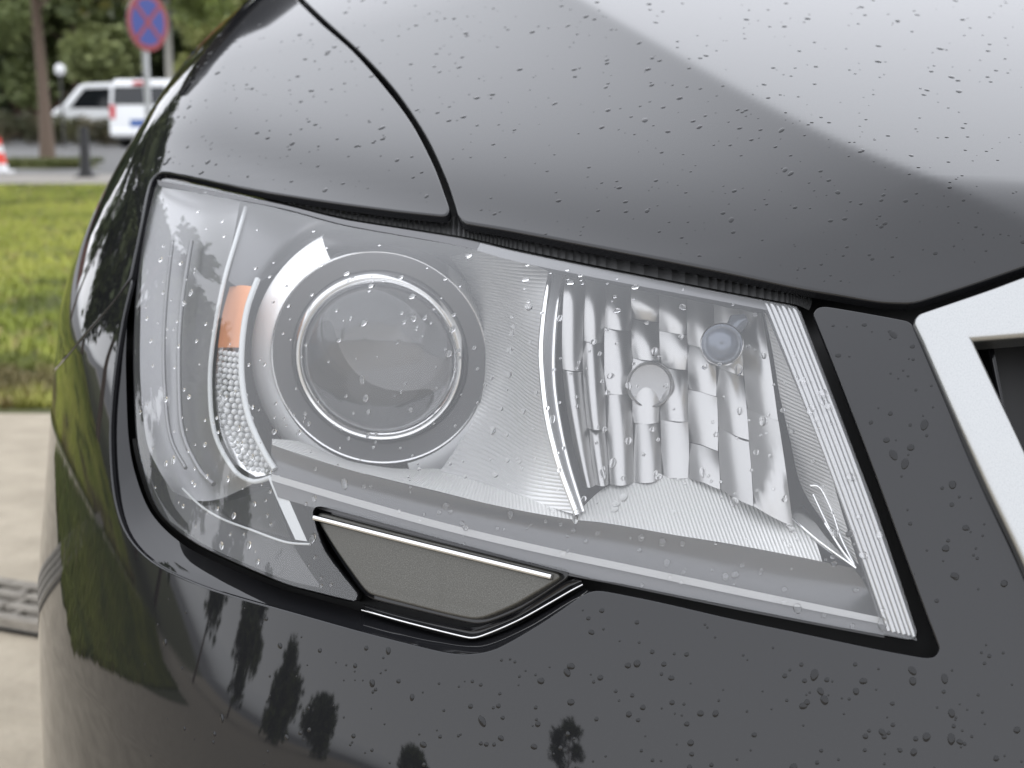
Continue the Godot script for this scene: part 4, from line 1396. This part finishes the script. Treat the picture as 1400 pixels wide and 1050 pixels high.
	# hedge of shrubs, each its own
	for k in 7:
		var x := -16.8 + k * 0.82
		var h := (0.95 if k < 4 else 0.72) + 0.2 * fmod(k * 0.71, 1.0)
		var s := thing("shrub", "", "shrub", Vector3(x, 0, -45.4 + 0.2 * sin(k * 2.0)), 0, "clipped shrubs in the hedge before the vans")
		s.set_meta("label", "dull green clipped shrub, %s from the wall end of the hedge before the vans" % ORDER[k])
		b = Mb.new()
		for j in 4: add_tube(b, [Vector3(0.1 * cos(j * 1.6), 0, 0.1 * sin(j * 1.6)), Vector3(0.3 * cos(j * 1.6), h * 0.7, 0.3 * sin(j * 1.6))], [0.02, 0.008], 5)
		part("stem", b.mesh(), mats.bark, s)
		crown("foliage", s, [[Vector3(0, h * 0.45, 0), 0.5], [Vector3(0.2, h * 0.68, 0.1), 0.34], [Vector3(-0.25, h * 0.65, 0), 0.34]], 330.0, 0.8, [Color(0.055, 0.06, 0.03), Color(0.10, 0.10, 0.05), Color(0.15, 0.13, 0.08)], 100 + k, 1)
	# low brown wall far behind
	b = Mb.new()
	add_box(b, Vector3(-26, 0.9, -62), Vector3(24, 1.8, 0.3), Basis.IDENTITY, 0.03)
	var wl := part("boundary_wall", b.mesh(), mats.brick_red)
	tag(wl, "long low red brown wall behind the parked cars", "wall")
	b = Mb.new()
	add_box(b, Vector3(-26, 1.86, -62), Vector3(24.2, 0.12, 0.45), Basis.IDENTITY, 0.03)
	part("coping", b.mesh(), mats.concrete, wl)
	# globe lamp
	var lp := at(82, 95, 40.0)
	var lamp := thing("globe_lamp", "round white globe lamp on a slim grey post behind the trunk", "street lamp", Vector3(lp.x, 0, lp.z))
	b = Mb.new()
	add_tube(b, [Vector3(0, 0, 0), Vector3(0, lp.y - 0.15, 0)], 0.03, 10)
	part("post", b.mesh(), mats.iron, lamp)
	b = Mb.new()
	add_lathe(b, [[0.0, -0.17], [0.09, -0.15], [0.13, -0.08], [0.15, 0.0], [0.13, 0.08], [0.08, 0.14], [0.0, 0.16]], 20, Vector3(0, lp.y, 0))
	part("globe", b.mesh(), mats.white_paint, lamp)
	# pale trunk behind the sign
	var tp := at(234, 110, 44.0)
	tree("pale_tree", "tree with slender pale grey trunk behind the sign pole", Vector3(tp.x, 0, tp.z), 9.0, 2.6, [Color(0.08, 0.10, 0.03), Color(0.13, 0.16, 0.04)], 17, "", 0.5, mats.pale_bark, 0.16, 0.6)
	# the wood's front rank, one by one, then the mass behind
	var spots := [[-24.0, -58.0, 9.0, 4.4, 0], [-19.5, -66.0, 12.0, 5.0, 1], [-16.5, -55.0, 8.0, 3.6, 1], [-12.8, -60.0, 9.5, 4.2, 0], [-9.0, -55.0, 8.5, 3.8, 2], [-14.5, -74.0, 13.0, 5.5, 0], [-6.0, -66.0, 11.0, 5.0, 1], [-27.0, -72.0, 13.0, 5.5, 0], [-21.0, -80.0, 15.0, 6.0, 0], [-9.0, -82.0, 15.0, 6.0, 0], [-1.5, -60.0, 10.0, 4.6, 1]]
	var pal := [dark, [Color(0.075, 0.10, 0.04), Color(0.13, 0.155, 0.06), Color(0.18, 0.20, 0.08)], [Color(0.11, 0.14, 0.045), Color(0.19, 0.22, 0.07), Color(0.26, 0.27, 0.10)]]
	var lab := ["dark broad tree of the wood behind the traffic cone and low wall", "tall mid green tree of the wood between the brown trunk and the sign", "smaller mid green tree of the wood above the side-on van's windscreen", "dark green tree of the wood just past the pale grey trunk", "light green bushy tree of the wood beyond the car's fender", "tallest dark tree of the wood standing behind the pale grey trunk", "mid green tree of the wood hidden beyond the middle of the bonnet", "dark tall tree of the wood at its end past the brown wall", "dark tall tree of the wood rising behind the no stopping sign", "dark tall tree of the wood hidden far behind the bonnet", "mid green tree of the wood hidden behind the windscreen"]
	for k in spots.size():
		var s: Array = spots[k]
		tree("wood_tree", lab[k], Vector3(s[0], 0, s[1]), s[2], s[3], pal[s[4]], 40 + k, ["dark trees of the wood", "mid green trees of the wood", "light green trees of the wood"][s[4]], 0.12, null, 0.0, 1.4)

func mirrored_trees() -> void:
	# trees round the yard that show in the paint and the lamp
	var tones := [Color(0.05, 0.065, 0.026), Color(0.08, 0.10, 0.04), Color(0.11, 0.13, 0.05)]
	var list := [[-95.0, 24.0, 4.2, 1.3], [-87.0, 26.0, 3.2, 1.3], [-79.0, 30.0, 2.2, 1.4], [-72.0, 34.0, 2.0, 1.6], [-106.0, 15.0, 4.8, 1.7], [-112.0, 13.0, 4.6, 2.0], [-119.0, 15.0, 6.0, 2.0], [-127.0, 11.0, 7.2, 2.0], [-137.0, 15.0, 7.0, 2.4], [-146.0, 20.0, 8.5, 2.8], [-39.0, 40.0, 8.2, 1.7], [-58.0, 48.0, 2.4, 2.0], [-20.0, 60.0, 1.9, 2.0], [5.0, 62.0, 2.0, 2.4], [32.0, 60.0, 2.2, 2.6]]
	for k in list.size():
		var s: Array = list[k]
		var a := deg_to_rad(s[0])
		tree("yard_tree", "green tree mirrored in the car's paint, %s along the yard's edge" % ORDER[k], Vector3(sin(a) * s[1], 0, cos(a) * s[1] - 0.8), s[2], s[3], tones, 70 + k, "trees round the yard mirrored in the paint", 0.22, null, 0.0, 0.55)

# ----------------------------------------------------------------
func _ready() -> void:
	var cam := Camera3D.new()
	cam.name = "camera"
	cam.position = EYE
	cam.rotation_degrees.x = TILT
	cam.fov = rad_to_deg(2.0 * atan(525.0 / FOCAL))
	cam.near = 0.05
	cam.far = 1500.0
	var lens := CameraAttributesPhysical.new()
	lens.frustum_focal_length = 12.0 / tan(atan(525.0 / FOCAL))
	lens.frustum_near = 0.05
	lens.frustum_far = 1500.0
	lens.frustum_focus_distance = 0.76
	lens.exposure_aperture = 10.5
	cam.attributes = lens
	add_child(cam)
	cam.current = true
	var we := WorldEnvironment.new()
	we.name = "environment"
	var env := Environment.new()
	env.background_mode = Environment.BG_SKY
	var sky := Sky.new()
	var sm := ProceduralSkyMaterial.new()
	sm.sky_top_color = Color(0.95, 0.965, 1.0)
	sm.sky_horizon_color = Color(0.97, 0.98, 1.0)
	sm.sky_curve = 0.2
	sm.sky_energy_multiplier = 1.36
	sm.ground_bottom_color = Color(0.3, 0.29, 0.27)
	sm.ground_horizon_color = Color(0.4, 0.4, 0.38)
	sm.ground_energy_multiplier = 1.0
	sky.sky_material = sm
	env.sky = sky
	env.tonemap_mode = Environment.TONE_MAPPER_LINEAR
	env.tonemap_exposure = 1.0
	env.sdfgi_enabled = true
	env.ssao_enabled = true
	env.ssil_enabled = true
	we.environment = env
	add_child(we)
	var sun := DirectionalLight3D.new()
	sun.name = "sun"
	sun.light_energy = 0.15
	sun.light_angular_distance = 178.0
	sun.light_color = Color(1.0, 0.97, 0.93)
	sun.rotation_degrees = Vector3(-90, 0, 0)
	sun.sky_mode = DirectionalLight3D.SKY_MODE_LIGHT_ONLY
	sun.shadow_enabled = true
	add_child(sun)
	materials()
	lens_ring = outline(LENS, 4)
	place()
	build_car()
	rain()
